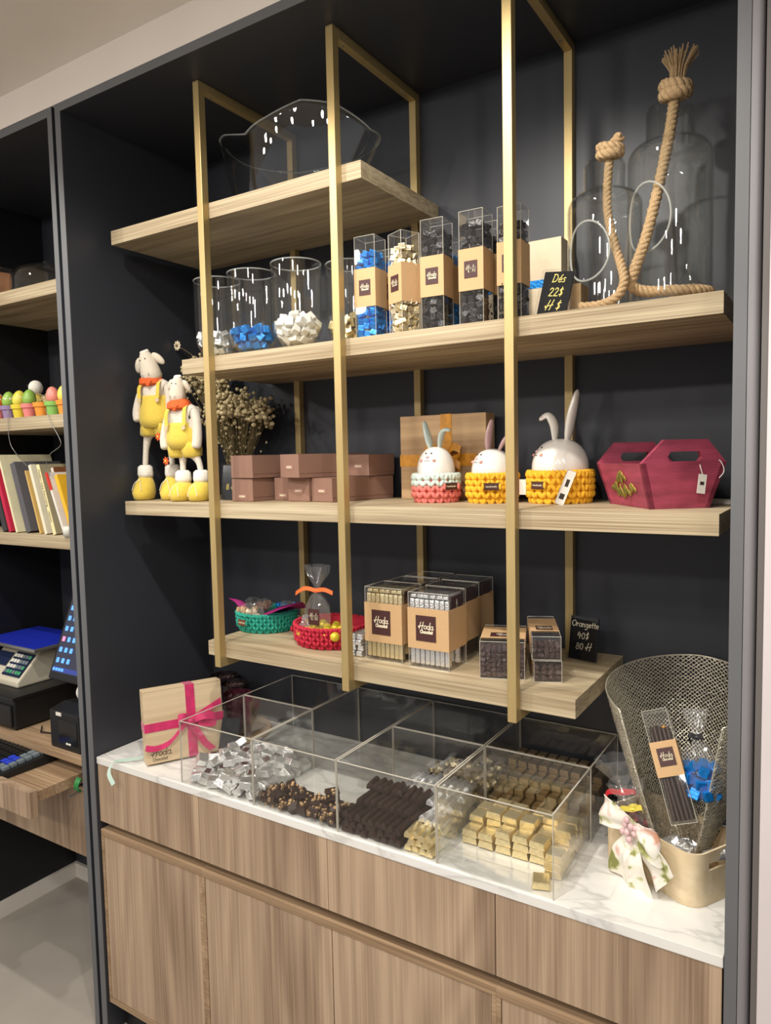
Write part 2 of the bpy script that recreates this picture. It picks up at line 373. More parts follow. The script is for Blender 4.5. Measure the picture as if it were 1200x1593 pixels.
# ------------------------------------------------------------------ lettering
def arc(cx, cy, rx, ry, a0, a1, n=10):
    return [(cx + rx * math.cos(math.radians(a0 + (a1 - a0) * i / n)), cy + ry * math.sin(math.radians(a0 + (a1 - a0) * i / n))) for i in range(n + 1)]
G = {
 'H': (.85, [[(.02, .42), (-.06, .3), (.02, .22), (.3, .42), (.8, .52)], [(.12, -.02), (.2, .5), (.3, 1.0)], [(.55, -.02), (.62, .5), (.72, 1.05)]]),
 'o': (.52, [arc(.25, .27, .2, .25, 80, 440, 14)]),
 'd': (.56, [arc(.23, .25, .19, .24, 60, 420, 14), [(.5, 1.0), (.45, .5), (.42, .1), (.5, .0), (.56, .03)]]),
 'a': (.56, [arc(.23, .25, .19, .24, 60, 420, 14), [(.44, .5), (.42, .1), (.5, .0), (.6, .06)]]),
 'C': (.62, [arc(.35, .4, .3, .4, 50, 310, 14)]),
 'c': (.46, [arc(.25, .25, .2, .25, 50, 310, 12)]),
 'h': (.52, [[(.08, 1.0), (.08, 0)], [(.08, .3), (.18, .46), (.32, .48), (.4, .36), (.4, 0)]]),
 'l': (.24, [[(.1, 1.0), (.1, .08), (.18, 0)]]),
 't': (.36, [[(.16, .8), (.16, .1), (.26, 0)], [(.0, .5), (.34, .5)]]),
 'D': (.7, [[(.1, .9), (.08, 0)], [(.0, .88), (.4, .85), (.6, .5), (.45, .1), (.05, .02)]]),
 'e': (.5, [[(.06, .25), (.42, .28), (.36, .46), (.2, .5), (.07, .34), (.08, .1), (.22, 0), (.42, .08)]]),
 'E': (.5, [[(.06, .25), (.42, .28), (.36, .46), (.2, .5), (.07, .34), (.08, .1), (.22, 0), (.42, .08)], [(.22, .62), (.36, .82)]]),
 's': (.42, [[(.34, .46), (.16, .5), (.1, .36), (.3, .22), (.28, .04), (.06, .02)]]),
 '2': (.6, [[(.08, .7), (.2, .9), (.42, .85), (.44, .6), (.06, .02), (.52, .02)]]),
 '$': (.6, [[(.46, .72), (.22, .8), (.1, .6), (.42, .36), (.36, .14), (.06, .16)], [(.3, .98), (.24, -.04)]]),
 '4': (.6, [[(.2, .85), (.06, .4), (.5, .4)], [(.4, .7), (.36, 0)]]),
 '0': (.58, [arc(.27, .4, .2, .4, 90, 450, 16)]),
 '8': (.56, [arc(.27, .6, .16, .2, 90, 450, 12), arc(.27, .2, .2, .2, 90, 450, 12)]),
 'O': (.76, [arc(.36, .42, .32, .42, 90, 450, 16)]),
 'r': (.4, [[(.08, .5), (.08, 0)], [(.08, .3), (.2, .46), (.34, .48)]]),
 'n': (.5, [[(.08, .5), (.08, 0)], [(.08, .3), (.2, .46), (.36, .44), (.4, .3), (.4, 0)]]),
 'g': (.54, [arc(.23, .26, .18, .23, 60, 420, 12), [(.44, .5), (.42, -.2), (.26, -.38), (.06, -.3)]]),
 ' ': (.35, []),
}
def strokes(mb, text, x, z, h, wd, T, slant=0, mi=0, track=1.0, y=0):
    """handwritten strokes as thin raised ribbons in the local XZ plane, facing -Y"""
    for ch in text:
        adv, ss = G[ch]
        for st in ss:
            P = [Vector((x + (p[0] + slant * p[1]) * h, y, z + p[1] * h)) for p in st]
            for i in range(len(P) - 1):
                d = P[i + 1] - P[i]
                if d.length < 1e-7: continue
                d.normalize(); n = Vector((-d.z, 0, d.x)) * wd / 2; e = d * wd * .35
                a, b, yy = P[i] - e, P[i + 1] + e, Vector((0, -.0003, 0))
                vs = [a - n, b - n, b + n, a + n]; vs = vs + [q + yy for q in vs]
                mb.add(vs, [(4, 5, 6, 7), (0, 4, 7, 3), (1, 2, 6, 5), (0, 1, 5, 4), (3, 7, 6, 2)], mi, T)
        x += adv * h * track
    return x
def logo_mesh(s, ink):
    mb = MB(); wd = .030 * s
    strokes(mb, 'Hoda', -.36 * s, -.02 * s, .30 * s, wd, None, .12)
    strokes(mb, 'Chocolat', -.28 * s, -.21 * s, .165 * s, wd * 1.05, None, 0, track=1.02)
    return mb.mesh('lettering', ink)
LG = {}
def logo(parent, loc, size, rot=(0, 0, 0), plate='logo', ink='ink', h=None):
    """square label plate with lettering; local -Y is the front"""
    h = h or size * 1.18
    p = MB().box((0, -.0004, 0), (size, .0008, h)).obj('logo_label', plate, parent, label='dark brown label'); at(p, loc, rot)
    if (size, ink) not in LG: LG[(size, ink)] = logo_mesh(size, ink)
    t = bpy.data.objects.new('lettering', LG[(size, ink)]); col.objects.link(t); t.parent = p; t.location = (0, -.001, 0)
    return p
def font_mesh(text, size, m, bold=0.0):
    cu = bpy.data.curves.new('lettering', 'FONT'); cu.body = text; cu.size = size; cu.extrude = .0002; cu.offset = bold
    cu.align_x = 'LEFT'; cu.align_y = 'CENTER'
    o = bpy.data.objects.new('tmp', cu); col.objects.link(o)
    dg = bpy.context.evaluated_depsgraph_get(); me = bpy.data.meshes.new_from_object(o.evaluated_get(dg))
    bpy.data.objects.remove(o); me.materials.clear(); me.materials.append(M[m]); return me

# ------------------------------------------------------------------ packing
def pack(N, r, clamp, seed, start, it=220):
    g = np.random.default_rng(seed); P = np.array([start(g) for _ in range(N)], float)
    for k in range(it):
        P[:, 2] -= .0012 if k < it - 25 else .0002
        for _ in range(2):
            D = P[:, None] - P[None]; d = np.linalg.norm(D, axis=2) + np.eye(N); ov = np.clip(2 * r - d, 0, None) * (1 - np.eye(N))
            P += .5 * (D / d[..., None] * ov[..., None]).sum(1) * .8
            P = clamp(P)
    return P

# ------------------------------------------------------------------ the setting
W, H, YW = 1.6, 2.548, .462
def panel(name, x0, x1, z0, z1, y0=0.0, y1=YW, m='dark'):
    struct(name, MB().bx(x0, x1, y0 + .0015, y1, z0, z1, 0).bx(x0, x1, y0, y0 + .0015, z0, z1, 1), [m, 'frame'])  # thin front strip carries the painted lit tone
struct('wall_back', MB().bx(-.86, 1.64, YW, YW + .02, 0, 2.57), 'dark')
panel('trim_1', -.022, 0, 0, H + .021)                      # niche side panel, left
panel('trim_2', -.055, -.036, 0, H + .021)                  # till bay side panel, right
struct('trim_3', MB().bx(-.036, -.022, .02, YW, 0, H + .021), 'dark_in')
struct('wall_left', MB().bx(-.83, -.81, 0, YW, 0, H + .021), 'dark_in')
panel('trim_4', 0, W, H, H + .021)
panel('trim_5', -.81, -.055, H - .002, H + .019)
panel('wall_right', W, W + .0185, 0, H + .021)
tp = [(1.6195 + .0165 * (1 - math.cos(a)) / 1 * .5 * 1.0, 0) for a in (0,)]
mb = MB(); pts = [(1.6195, .05), (1.6195, .0)] + [(1.6255 + .0105 * math.sin(a), -.0 + .012 * (1 - math.cos(a))) for a in [i * PI / 2 / 8 for i in range(9)]] + [(1.636, .05)]
mb.prism(pts, 0, 2.57, plane='XY'); struct('trim_6', mb, 'trimgrey', smooth=.6)
struct('trim_7', MB().bx(1.6385, 1.648, -.004, .06, 0, 2.60), 'trimbrown')
struct('wall_front_right', MB().bx(1.648, 3.2, -.008, .06, 0, 2.654), 'wallpink')
struct('soffit', MB().bx(-3, 1.648, .0, .3, H + .021, 2.654), 'soffit')
struct('ceiling', MB().bx(-3.2, 3.6, -4.2, .3, 2.654, 2.70), 'ceil')
struct('floor', MB().bx(-3.2, 3.6, -4.2, .48, -.05, 0), 'floor')
struct('baseboard_back', MB().bx(-.81, -.055, YW - .012, YW, 0, .058), 'ceil')
struct('baseboard_left', MB().bx(-.81, -.798, 0, YW - .012, 0, .058), 'ceil')

# ------------------------------------------------------------------ base cabinets and counter
def base_cabinet(x0, x1, doors, drawers, label):
    t = thing('base_cabinet', label, 'cabinet', (x0, .009, 0)); g = .0012; w_ = x1 - x0
    b = MB()
    b.bx(0, w_, .05, .45, .0, .0999); b.obj('plinth', 'dark_in', t)
    b = MB(); z0, z1 = .0999, .6116; e = .010
    b.bx(0, w_, 0, .44, z1 - .019, z1); b.bx(0, w_, 0, .44, z0, z0 + .016); b.bx(0, e, 0, .44, z0 + .016, z1 - .019); b.bx(w_ - e, w_, 0, .44, z0 + .016, z1 - .019)
    b.bx(0, w_, .045, .44, z1, .80)
    b.obj('carcase', 'cabx', t, bevel=.0008)
    n = len(doors) - 1
    for i in range(n):
        a = doors[i] + (e + g if i == 0 else g); c = doors[i + 1] - (e + g if i == n - 1 else g)
        MB().bx(a, c, .0015, .02, z0 + .016 + g, z1 - .019 - g).obj('door', 'cab', t, bevel=.0008)
    for i in range(len(drawers) - 1):
        MB().bx(drawers[i] + .0008, drawers[i + 1] - .0008, .0, .02, .6353, .7995).obj('drawer_front', 'cab', t, bevel=.0008)
    return t
base_cabinet(.003, .40, [0, .397], [0, .397], 'single door oak cabinet under the counter, next to the dark divider')
base_cabinet(.40, 1.20, [0, .406, .80], [0, .40, .80], 'wide double door oak cabinet under the middle of the marble counter')
base_cabinet(1.20, 1.597, [0, .397], [0, .397], 'single door oak cabinet under the marble counter end with the tissue filled tray')
tag(MB().bx(.002, 1.598, .0074, YW - .001, .8005, .8196).obj('marble_countertop', 'marble', bevel=.0012),
    'white marble countertop with grey veins on the oak base cabinets', 'countertop')

# ------------------------------------------------------------------ shelves and brass frames
PX = (.4112, .8117, 1.2127); PW = .0188
def shelf(x0, x1, z, label, t=.0372):
    pts = [(x0, .1118), (x1, .1118), (x1, YW - .001)]
    for p in reversed(PX):
        if x0 < p - PW and p < x1: pts += [(p + .0008, YW - .001), (p + .0008, .4404), (p - PW - .0008, .4404), (p - PW - .0008, YW - .001)]
    pts += [(x0, YW - .001)]
    o = MB().prism(pts, z - t, z, plane='XY').obj('shelf_board', 'shelf', bevel=.0006); return tag(o, label, 'shelf')
ZS1, ZS2, ZS3, ZS4, ZC = 2.2642, 1.8945, 1.5258, 1.1665, .8196
shelf(.0364, .8619, ZS1, 'short top oak shelf board holding the wavy glass bowl')
shelf(.2935, 1.5718, ZS2, 'long oak shelf board holding glass jars and tall clear boxes')
shelf(.0426, 1.5692, ZS3, 'longest oak shelf board holding sheep dolls, brown boxes and rabbits')
shelf(.3493, 1.3235, ZS4, 'lowest oak shelf board holding crochet bowls and chocolate boxes')
for p, lb in zip(PX, ('leftmost rectangular brass frame holding the oak shelves', 'middle rectangular brass frame holding the oak shelves', 'rightmost rectangular brass frame holding the oak shelves')):
    t = thing('brass_rack', lb, 'frame', (p - PW, .0907, 1.1076)); h = H - 1.1076 - .0005; D = YW - .0907 - .001; d = .0208
    MB().bx(0, PW, 0, d, 0, h).obj('front_post', 'brass', t, bevel=.0012)
    MB().bx(0, PW, D - d, D, d, h - d).obj('back_post', 'brass', t, bevel=.0008)
    MB().bx(0, PW, d, D, h - d, h).obj('top_bar', 'brass', t, bevel=.0008)
    MB().bx(0, PW, d, D, 0, d).obj('bottom_bar', 'brass', t, bevel=.0008)
    for yy in (.05, .30):
        at(MB().lathe([(0, -.001), (.0035, -.001), (.0035, 0), (0, .0)], 10).obj('screw', 'steel', t), (PW / 2, yy, h - d))

# ------------------------------------------------------------------ till bay (left)
for z, lb in ((2.175, 'topmost oak shelf in the till bay, under the glass dome'), (1.783, 'oak shelf in the till bay lined with egg filled flower pots'), (1.416, 'oak shelf in the till bay carrying the leaning cookery books')):
    tag(MB().bx(-.808, -.057, .1118, YW - .001, z - .04, z).obj('shelf_board', 'shelf', bevel=.0006), lb, 'shelf')
t = thing('till_desk', 'oak till desk with pull-out keyboard tray, left of the dark divider', 'desk', (-.432, 0, 0))
MB().bx(-.376, .375, .01, YW - .001, .776, .797).obj('worktop', 'cabx', t, bevel=.0008)
MB().bx(-.376, .375, .018, .036, .500, .700).obj('front_panel', 'cab', t, bevel=.001)
tr = MB().bx(-.37, .330, -.118, .24, .712, .742).obj('keyboard_tray', 'cabx', t, bevel=.0006)
MB().bx(-.376, .348, -.142, -.118, .682, .756).obj('tray_front', 'cab', tr, bevel=.0008)
MB().bx(.334, .338, -.02, .30, .69, .696).obj('runner', 'steel', tr)

def box_obj(name, m, x0, x1, y0, y1, z0, z1, parent=None, bevel=.001): return MB().bx(x0, x1, y0, y1, z0, z1).obj(name, m, parent, bevel=bevel)

# cash drawer with scale on top
t = thing('cash_drawer', 'black metal cash drawer under the scale on the till desk', 'cash drawer', (-.603, .034, .7975))
box_obj('case', 'black', -.16, .16, .004, .36, .004, .105, t, .004)
box_obj('drawer_front', 'black', -.15, .15, -.004, .004, .012, .080, t, .002)
box_obj('top_lip', 'black', -.163, .163, -.002, .364, .097, .107, t, .002)
for sx in (-.13, .13): box_obj('foot', 'black', sx - .01, sx + .01, .02, .04, 0, .004, t, 0)
t = thing('weighing_scale', 'cream weighing scale with blue pan on the black cash drawer', 'scale', (-.63, .10, .905))
MB().prism([(0, .0), (.22, 0), (.22, .095), (.10, .102), (.085, .102), (.0, .018)], -.105, .105, T=Matrix.Rotation(PI / 2, 4, 'Z')).obj('body', 'scalebody', t, bevel=.006)
A = math.atan2(.084, .085)
kp = MB().box((0, 0, 0), (.10, .088, .003)).obj('keypad', 'panel', t, label='navy keypad with white, grey and green keys'); at(kp, (.048, .0405, .0625), (A, 0, 0))
for i in range(6):
    for j in range(4):
        m = 'keyw' if i < 3 and j > 0 else ('keyg' if (i + (3 - j)) % 3 != 0 and (i == 5 or j == 0) else 'keygr')
        o = MB().box((0, 0, 0), (.0115, .0125, .004)).obj('key', m, kp, bevel=.0015); at(o, (-.040 + i * .016, -.030 + j * .0198, .003))
dp = MB().box((0, 0, 0), (.08, .05, .003)).obj('display', 'panel', t); at(dp, (-.055, .048, .0705), (A, 0, 0))
box_obj('pan_support', 'black', -.08, .08, .10, .20, .095, .116, t, .004)
box_obj('pan', 'steel', -.16, .16, .030, .25, .116, .128, t, .004); box_obj('pan_top', 'bluepad', -.155, .155, .035, .245, .128, .1295, t, .0005)
# monitor
t = thing('touch_monitor', 'black touch screen with blue icons beside the dark divider', 'monitor', (-.225, .10, .797), 0)
s_ = MB().box((0, 0, 0), (.290, .014, .30)).obj('screen_housing', 'black', t, bevel=.005); at(s_, (.016, .062, .306), (math.radians(-22), 0, 0))
g_ = MB().box((0, 0, 0), (.266, .001, .262)).obj('screen', 'screen', s_); g_.location = (0, -.0076, .004)
tb = MB().box((0, 0, 0), (.266, .0006, .014)).obj('taskbar', 'taskbar', s_); tb.location = (0, -.0084, -.118)
for i in range(5):
    for j in range(7):
        if i + j > 5 or i > 2: continue
        o = MB().box((0, 0, 0), (.012, .0006, .015)).obj('icon', 'iconp' if (i, j) == (0, 2) else 'icon', s_, bevel=.002); o.location = (-.118 + i * .026, -.0086, -.090 + j * .033)
for i in range(4):
    o = MB().box((0, 0, 0), (.009, .0006, .009)).obj('icon', 'icon', s_, bevel=.002); o.location = (-.124 + i * .014, -.0092, -.118)
box_obj('neck', 'black', -.0, .07, .06, .085, .015, .26, t, .004); box_obj('base', 'black', -.05, .12, .03, .20, 0, .016, t, .004)
# printer
t = thing('receipt_printer', 'small black receipt printer with white paper roll on the till desk', 'printer', (-.152, .025, .7975), 0)
MB().prism([(0, 0), (.15, 0), (.15, .112), (.05, .125), (0, .112)], -.055, .085, T=Matrix.Rotation(PI / 2, 4, 'Z') ).obj('case', 'black', t, bevel=.005)
box_obj('front_recess', 'blackgloss', -.04, .045, -.0015, .0, .02, .09, t, 0)
box_obj('badge', 'tagp', -.050, -.026, -.002, .0, .100, .110, t, 0)
for q in (.0, .012): at(MB().ell((0, 0, 0), (.006, .002, .0035), n=10, m=6).obj('button', 'keyw', t, smooth=True), (q - .002, -.002, .022))
o = MB().lathe([(0, -.036), (.027, -.036), (.027, .036), (0, .036)], 28).obj('paper_roll', 'paper', t, smooth=.6); at(o, (-.0, .085, .150), (0, PI / 2, 0))
# keyboard and numeric pad
def keyboard(name, label, loc, rz, w, d, nx, ny, special):
    t = thing(name, label, 'keyboard', loc, rz)
    MB().prism([(0, 0), (d, 0), (d, .030), (0, .016)], -w / 2, w / 2, T=Matrix.Rotation(PI / 2, 4, 'Z')).obj('case', 'black', t, bevel=.003)
    for i in range(nx):
        for j in range(ny):
            y = .018 + (d - .036) * (j + .5) / ny; m = special(i, j)
            o = MB().box((0, 0, 0), ((w - .03) / nx * .82, (d - .036) / ny * .8, .010)).obj('key', m, t, bevel=.0015)
            at(o, (-w / 2 + .015 + (w - .03) * (i + .5) / nx, y, .020 + (y / d) * .014), (.09, 0, 0))
    return t
keyboard('programmable_keyboard', 'black till keyboard with red and blue keys on the pull-out tray', (-.405, -.116, .7425), math.radians(-3), .30, .172, 12, 6,
    lambda i, j: 'keyr' if (i in (8, 9) and j == 5) else ('keyb' if (i in (9, 10) and j in (1, 2)) else ('keygr' if i > 9 else 'black')))
tag(MB().tube([(-.40, .10, .803), (-.36, .07, .801), (-.30, .09, .801), (-.26, .16, .801), (-.20, .18, .801), (-.25, .22, .801), (-.33, .20, .801), (-.30, .14, .801), (-.23, .12, .801), (-.19, .15, .801)], .0022, 6).obj('power_cable', 'cable', smooth=True),
    'thin black cable lying on the till desk between cash drawer and printer', 'cable')
mb = MB()
for k in range(3): mb.tube([(-.085 + .007 * k, .005, .742 - .0), (-.082 + .006 * k, -.006, .728), (-.088 + .006 * k, -.004, .712), (-.084 + .006 * k, .004, .704)], .0035, 6)
tag(mb.obj('green_twist_tie', 'greenclip', smooth=True), 'small green plastic tie hanging at the tray runner', 'tie')

# pots with eggs
def pot_mesh(m): return MB().lathe([(0, 0), (.0165, 0), (.021, .030), (.0245, .030), (.0255, .043), (.0235, .043), (.022, .034), (0, .034)], 24).mesh('pot', m, .6)
PC = {'pink': (226, 132, 128), 'lilac': (150, 128, 168), 'yellow': (226, 204, 56), 'orange': (240, 150, 52), 'green': (132, 186, 88)}
EC = {'orange dotted': ((236, 130, 44), 1), 'green dotted': ((150, 190, 84), 1), 'yellow speckled': ((226, 214, 82), 1), 'plain green': ((140, 180, 80), 0), 'coral': ((228, 140, 126), 0), 'pale yellow': ((240, 216, 96), 0)}
for i, (x, pc, ec) in enumerate(((-.624, 'pink', 'orange dotted'), (-.562, 'lilac', 'green dotted'), (-.503, 'yellow', 'yellow speckled'), (-.447, 'pink', 'plain green'), (-.383, 'orange', None), (-.322, 'green', 'coral'), (-.264, 'orange', 'pale yellow'))):
    mm = M.setdefault('pot_' + pc, mat('painted_pot_' + pc, PC[pc], .7, var=.05))
    o = bpy.data.objects.new('flower_pot', pot_mesh(mm)); col.objects.link(o); at(o, (x, .148, 1.783), (0, 0, i))
    tag(o, 'small %s flower pot %s on the till bay shelf' % (pc, ('holding the %s egg' % ec) if ec else 'filled with straw'), 'pot', 'painted flower pots')
    if ec:
        c, d = EC[ec]; em = dotted('egg_' + ec.replace(' ', '_'), c, (244, 232, 214), 55) if d else mat('egg_' + ec.replace(' ', '_'), c, .35)
        prof = [(.0205 * math.sin(a) * (1 - .12 * -math.cos(a)), -.028 * math.cos(a)) for a in [k * PI / 14 for k in range(15)]]
        o = MB().lathe(prof, 24).obj('easter_egg', em, smooth=True); at(o, (x + .002, .148, 1.783 + .034 + .027), (.1, .08, i))
        tag(o, '%s easter egg standing in the %s flower pot' % (ec, pc), 'egg', 'easter eggs in pots')
mb = MB(); rn = random.Random(3)
for k in range(46):
    a = rn.uniform(0, 6.3); r = rn.uniform(.006, .03); p = Vector((-.375 + r * math.cos(a), .17 + r * .6 * math.sin(a), 1.818 + rn.uniform(0, .006)))
    q = p + Vector((rn.uniform(-.035, .035), rn.uniform(-.02, .02), rn.uniform(.005, .035))); mb.tube([p, (p + q) / 2 + Vector((0, 0, .012)), q], .0007, 4)
tag(mb.obj('straw_nest', 'paperstraw'), 'loose straw nest spilling over the orange pot', 'nest', kind='stuff')
t = thing('sheep_figurine', 'tiny white and yellow woolly sheep figurine on the pot shelf', 'figurine', (-.49, .20, 1.783))
MB().ell((0, 0, .10), (.024, .022, .024)).obj('head', 'fur', t, smooth=True); MB().ell((-.004, .004, .042), (.026, .024, .042)).obj('body', 'yelfab', t, smooth=True)
MB().ell((-.012, -.020, .106), (.003, .003, .004), n=8, m=6).obj('eye', 'black', t, smooth=True)
mb = MB()
mb.tube([(-.47, .2, 1.79), (-.44, .2, 1.85), (-.41, .2, 1.872), (-.38, .2, 1.84), (-.37, .2, 1.79)], .0018, 6)
mb.tube([(-.40, .21, 1.79), (-.37, .21, 1.87), (-.33, .21, 1.888), (-.29, .21, 1.86), (-.28, .21, 1.79)], .0018, 6)
mb.tube([(-.33, .20, 1.79), (-.30, .2, 1.87), (-.26, .2, 1.905), (-.21, .2, 1.90), (-.20, .2, 1.79)], .0018, 6)
tag(mb.obj('bent_wire_hoops', 'greywire', smooth=True), 'thin bent grey wire hoops behind the egg pots', 'wire')
for pts, lb in (([(-.50, .108, 1.81), (-.50, .105, 1.74), (-.495, .107, 1.70), (-.48, .108, 1.68), (-.47, .12, 1.655), (-.455, .135, 1.628)], 'thin hanging silver wire from the pot shelf above the cream book'),
                ([(-.30, .108, 1.80), (-.27, .104, 1.755), (-.243, .106, 1.72), (-.235, .108, 1.69), (-.30, .115, 1.665), (-.33, .12, 1.64), (-.325, .125, 1.60)], 'looping silver wire from the pot shelf beside the divider')):
    P = [Vector(p) for p in pts]; Q = []
    for i in range(len(P) - 1):
        for s in range(5):
            u = s / 5; a = P[max(i - 1, 0)]; b = P[i]; c = P[i + 1]; d = P[min(i + 2, len(P) - 1)]
            Q.append(.5 * ((2 * b) + (c - a) * u + (2 * a - 5 * b + 4 * c - d) * u * u + (3 * b - a - 3 * c + d) * u ** 3))
    Q.append(P[-1]); tag(MB().tube(Q, .0011, 6).obj('hanging_wire', 'greywire', smooth=True), lb, 'wire')

# books on the till bay shelf
def book(x, y, wd, ht, dp, lean, rz, cover, spine, label, text=None, tcol='inkdark', tsz=.012, off=.0):
    t = thing('book', label, 'book', (x, y, 1.416 + wd * math.sin(abs(lean)) * 0), 0, 'leaning cookery books')
    t.rotation_euler = (0, lean, rz)
    cm = mat('cover', cover, .6, var=.08); sm = mat('spine', spine, .6, var=.05)
    MB().bx(.002, wd - .002, .003, dp - .003, .003, ht - .003).obj('pages', 'tagp', t)
    MB().bx(0, .002, 0, dp, 0, ht).bx(wd - .002, wd, 0, dp, 0, ht).obj('cover', cm, t, bevel=.0004)
    s = MB().bx(0, wd, -.002, .001, 0, ht).obj('spine', sm, t, bevel=.0006)
    if text:
        me = font_mesh(text, tsz, tcol); o = bpy.data.objects.new('title', me); col.objects.link(o); o.parent = s
        o.location = (wd / 2, -.0022, ht * (.93 - off)); o.rotation_euler = Euler((0, PI / 2, 0)).to_matrix().to_4x4().to_euler()
        o.rotation_euler = (Matrix.Rotation(PI / 2, 3, 'Y') @ Matrix.Rotation(PI / 2, 3, 'X')).to_euler()
    return t
L_ = -math.radians(18)
bk = [(-.578, .116, .022, .245, .16, (62, 58, 60), (62, 58, 60), 'dark grey book with white lettering, left of the crimson book', 'C', 'ink', .016, .42),
      (-.545, .116, .015, .250, .17, (196, 36, 70), (196, 36, 70), 'crimson book titled chocolat, leaning on the till bay shelf', 'chocolat', 'inkdark', .013, .12),
      (-.505, .116, .009, .262, .18, (226, 218, 180), (232, 222, 184), 'slim cream spined book with food photo cover beside the crimson book', None, None, 0, 0),
      (-.462, .125, .026, .232, .16, (92, 90, 94), (92, 90, 94), 'thick plain slate grey book in the middle of the row', None, None, 0, 0),
      (-.398, .130, .006, .208, .15, (212, 176, 104), (212, 176, 104), 'slim tan book between the grey and ivory books', None, None, 0, 0),
      (-.352, .118, .013, .226, .16, (226, 218, 190), (230, 222, 196), 'ivory book with faint grey spine print', None, None, 0, 0),
      (-.308, .118, .013, .226, .16, (150, 140, 110), (236, 222, 168), 'cream book titled Modern Cake Decorating', 'Modern Cake Decorating     Hamlyn', 'inkdark', .0115, .0)]
for b in bk: book(b[0], b[1], b[2], b[3], b[4], L_, 0, b[5], b[6], b[7], b[8], b[9] or 'inkdark', b[10], b[11])
t = book(-.262, .122, .009, .205, .14, L_ * 1.25, 0, (224, 216, 206), (226, 220, 210), 'slim white book with a red topped spine')
MB().bx(-.0003, .0103, -.0026, .001, .148, .205).obj('red_band', 'keyr', t, label='red top of the spine')
book(-.235, .130, .015, .195, .14, L_ * 1.2, 0, (228, 176, 40), (230, 180, 44), 'bright yellow book next to the red topped one')
book(-.190, .140, .012, .170, .12, L_ * 1.1, 0, (190, 186, 186), (200, 196, 194), 'pale grey book at the end beside the divider')
t = thing('cookery_book', 'brown food photo book leaning behind the white book', 'book', (-.290, .150, 1.416), 0, 'leaning cookery books'); t.rotation_euler = (0, L_, 0)
MB().bx(0, .012, 0, .17, 0, .215).obj('pages', 'tagp', t); MB().bx(.012, .016, 0, .17, 0, .215).obj('cover', mat('food_photo_cover', (120, 74, 44), .5, var=.6, vscale=18), t)
tag(MB().lathe([(0, 0), (.016, 0), (.018, .02), (.014, .03), (0, .03)], 20).obj('small_white_pot', 'keyw', smooth=True), 'small rounded white pot at the end of the book shelf', 'pot').location = (-.232, .118, 1.416)

# glass dome and bunny box on the topmost till bay shelf
t = thing('glass_dome', 'clear glass cake dome on the topmost till bay shelf', 'dome', (-.50, .27, 2.175))
prof = [(.115, 0), (.115, .06), (.108, .085), (.085, .105), (.045, .113), (0, .115)]
MB().lathe([(r - .002, z) for r, z in prof[:-1]][::-1] and prof + [(r - .002 if r > .01 else 0, z - .002) for r, z in prof[::-1]], 48).obj('bell', 'glass', t, smooth=True)
MB().ell((0, 0, .122), (.012, .012, .009)).obj('knob', 'glass', t, smooth=True)
t = thing('bunny_box', 'copper toned box with a round hole beside the glass dome', 'box', (-.655, .155, 2.176), math.radians(-8))
pts = []
MB().box((0, .03, .045), (.085, .06, .09)).obj('case', mat('copper_tone_card', (166, 118, 82), .5, var=.25, vscale=25), t, bevel=.002)
at(MB().lathe([(0, -.001), (.011, -.001), (.011, .001), (0, .001)], 24).obj('hole', 'black', t), (.006, -.0005, .045), (PI / 2, 0, 0))
MB().box((0, .029, .052), (.092, .066, .106)).obj('clear_cover', 'film', t)

# ------------------------------------------------------------------ top shelf: wavy glass bowl
t = thing('glass_bowl', 'clear wavy rimmed glass bowl on the short top shelf', 'bowl', (.568, .250, ZS1 + .0005), math.radians(-2))
RA = [-180, -140, -105, -82, -60, -35, 0, 60, 110, 150, 180]; RZ = [.200, .188, .150, .160, .180, .168, .120, .118, .132, .168, .200]
def rimz(a): return float(np.interp((math.degrees(a) + 180) % 360 - 180, RA, RZ))
g = []; g2 = []
NA = 96
for i in range(17):
    u = i / 16; row = []; row2 = []
    for k in range(NA):
        a = 2 * PI * k / NA
        wv = 1 - .10 * u * math.cos(2 * a) * 0 - .16 * u * math.exp(-(((math.degrees(a) + 115 + 180) % 360 - 180) / 22) ** 2) + .05 * u * math.sin(3 * a)
        rr = (.158 + .080 * u ** .7) * wv; z = .0 + rimz(a) * u ** 1.15
        if i == 0: rr *= .96
        row.append((rr * math.cos(a), .52 * rr * math.sin(a), z)); row2.append(((rr - .003) * math.cos(a), .52 * (rr - .005) * math.sin(a), z + .002))
    g.append(row + [row[0]]); g2.append(row2 + [row2[0]])
base = [(x * .0, y * .0, z) for x, y, z in g[0]]
mb = MB(); mb.sheet([base] + g + g2[::-1] + [[(0, 0, .003)] * (NA + 1)]); mb.obj('bowl_wall', 'glass', t, smooth=True)
mb = MB(); mb.tube([Vector(p) + Vector((0, 0, .0005)) for p in g[-1]], .0019, 6, cap=False); mb.obj('rim', glass('bowl_rim_glass', (.9, .93, .92), 1.5, 0, .18), t, smooth=True, label='brighter thick rim')

# ------------------------------------------------------------------ chocolates (shared meshes)
def cube_me(name, m, s, sq=.85):
    b = MB(); b.box((0, 0, 0), (s, s, s * sq)); return b.mesh(name, m, bevel=s * .09)
CN = {'blue': 'blue_foil_chocolate', 'white': 'white_foil_chocolate', 'silver': 'silver_foil_cube', 'gold': 'gold_foil_chocolate', 'darkfoil': 'black_foil_chocolate', 'palegold': 'pale_gold_chocolate'}
CH = {k: cube_me(CN[k], k, s) for k, s in (('blue', .0185), ('white', .0205), ('silver', .0195), ('gold', .0195), ('darkfoil', .0185), ('palegold', .0185))}
def rot3(r): return (r.uniform(0, 6.28), r.uniform(0, 6.28), r.uniform(0, 6.28))

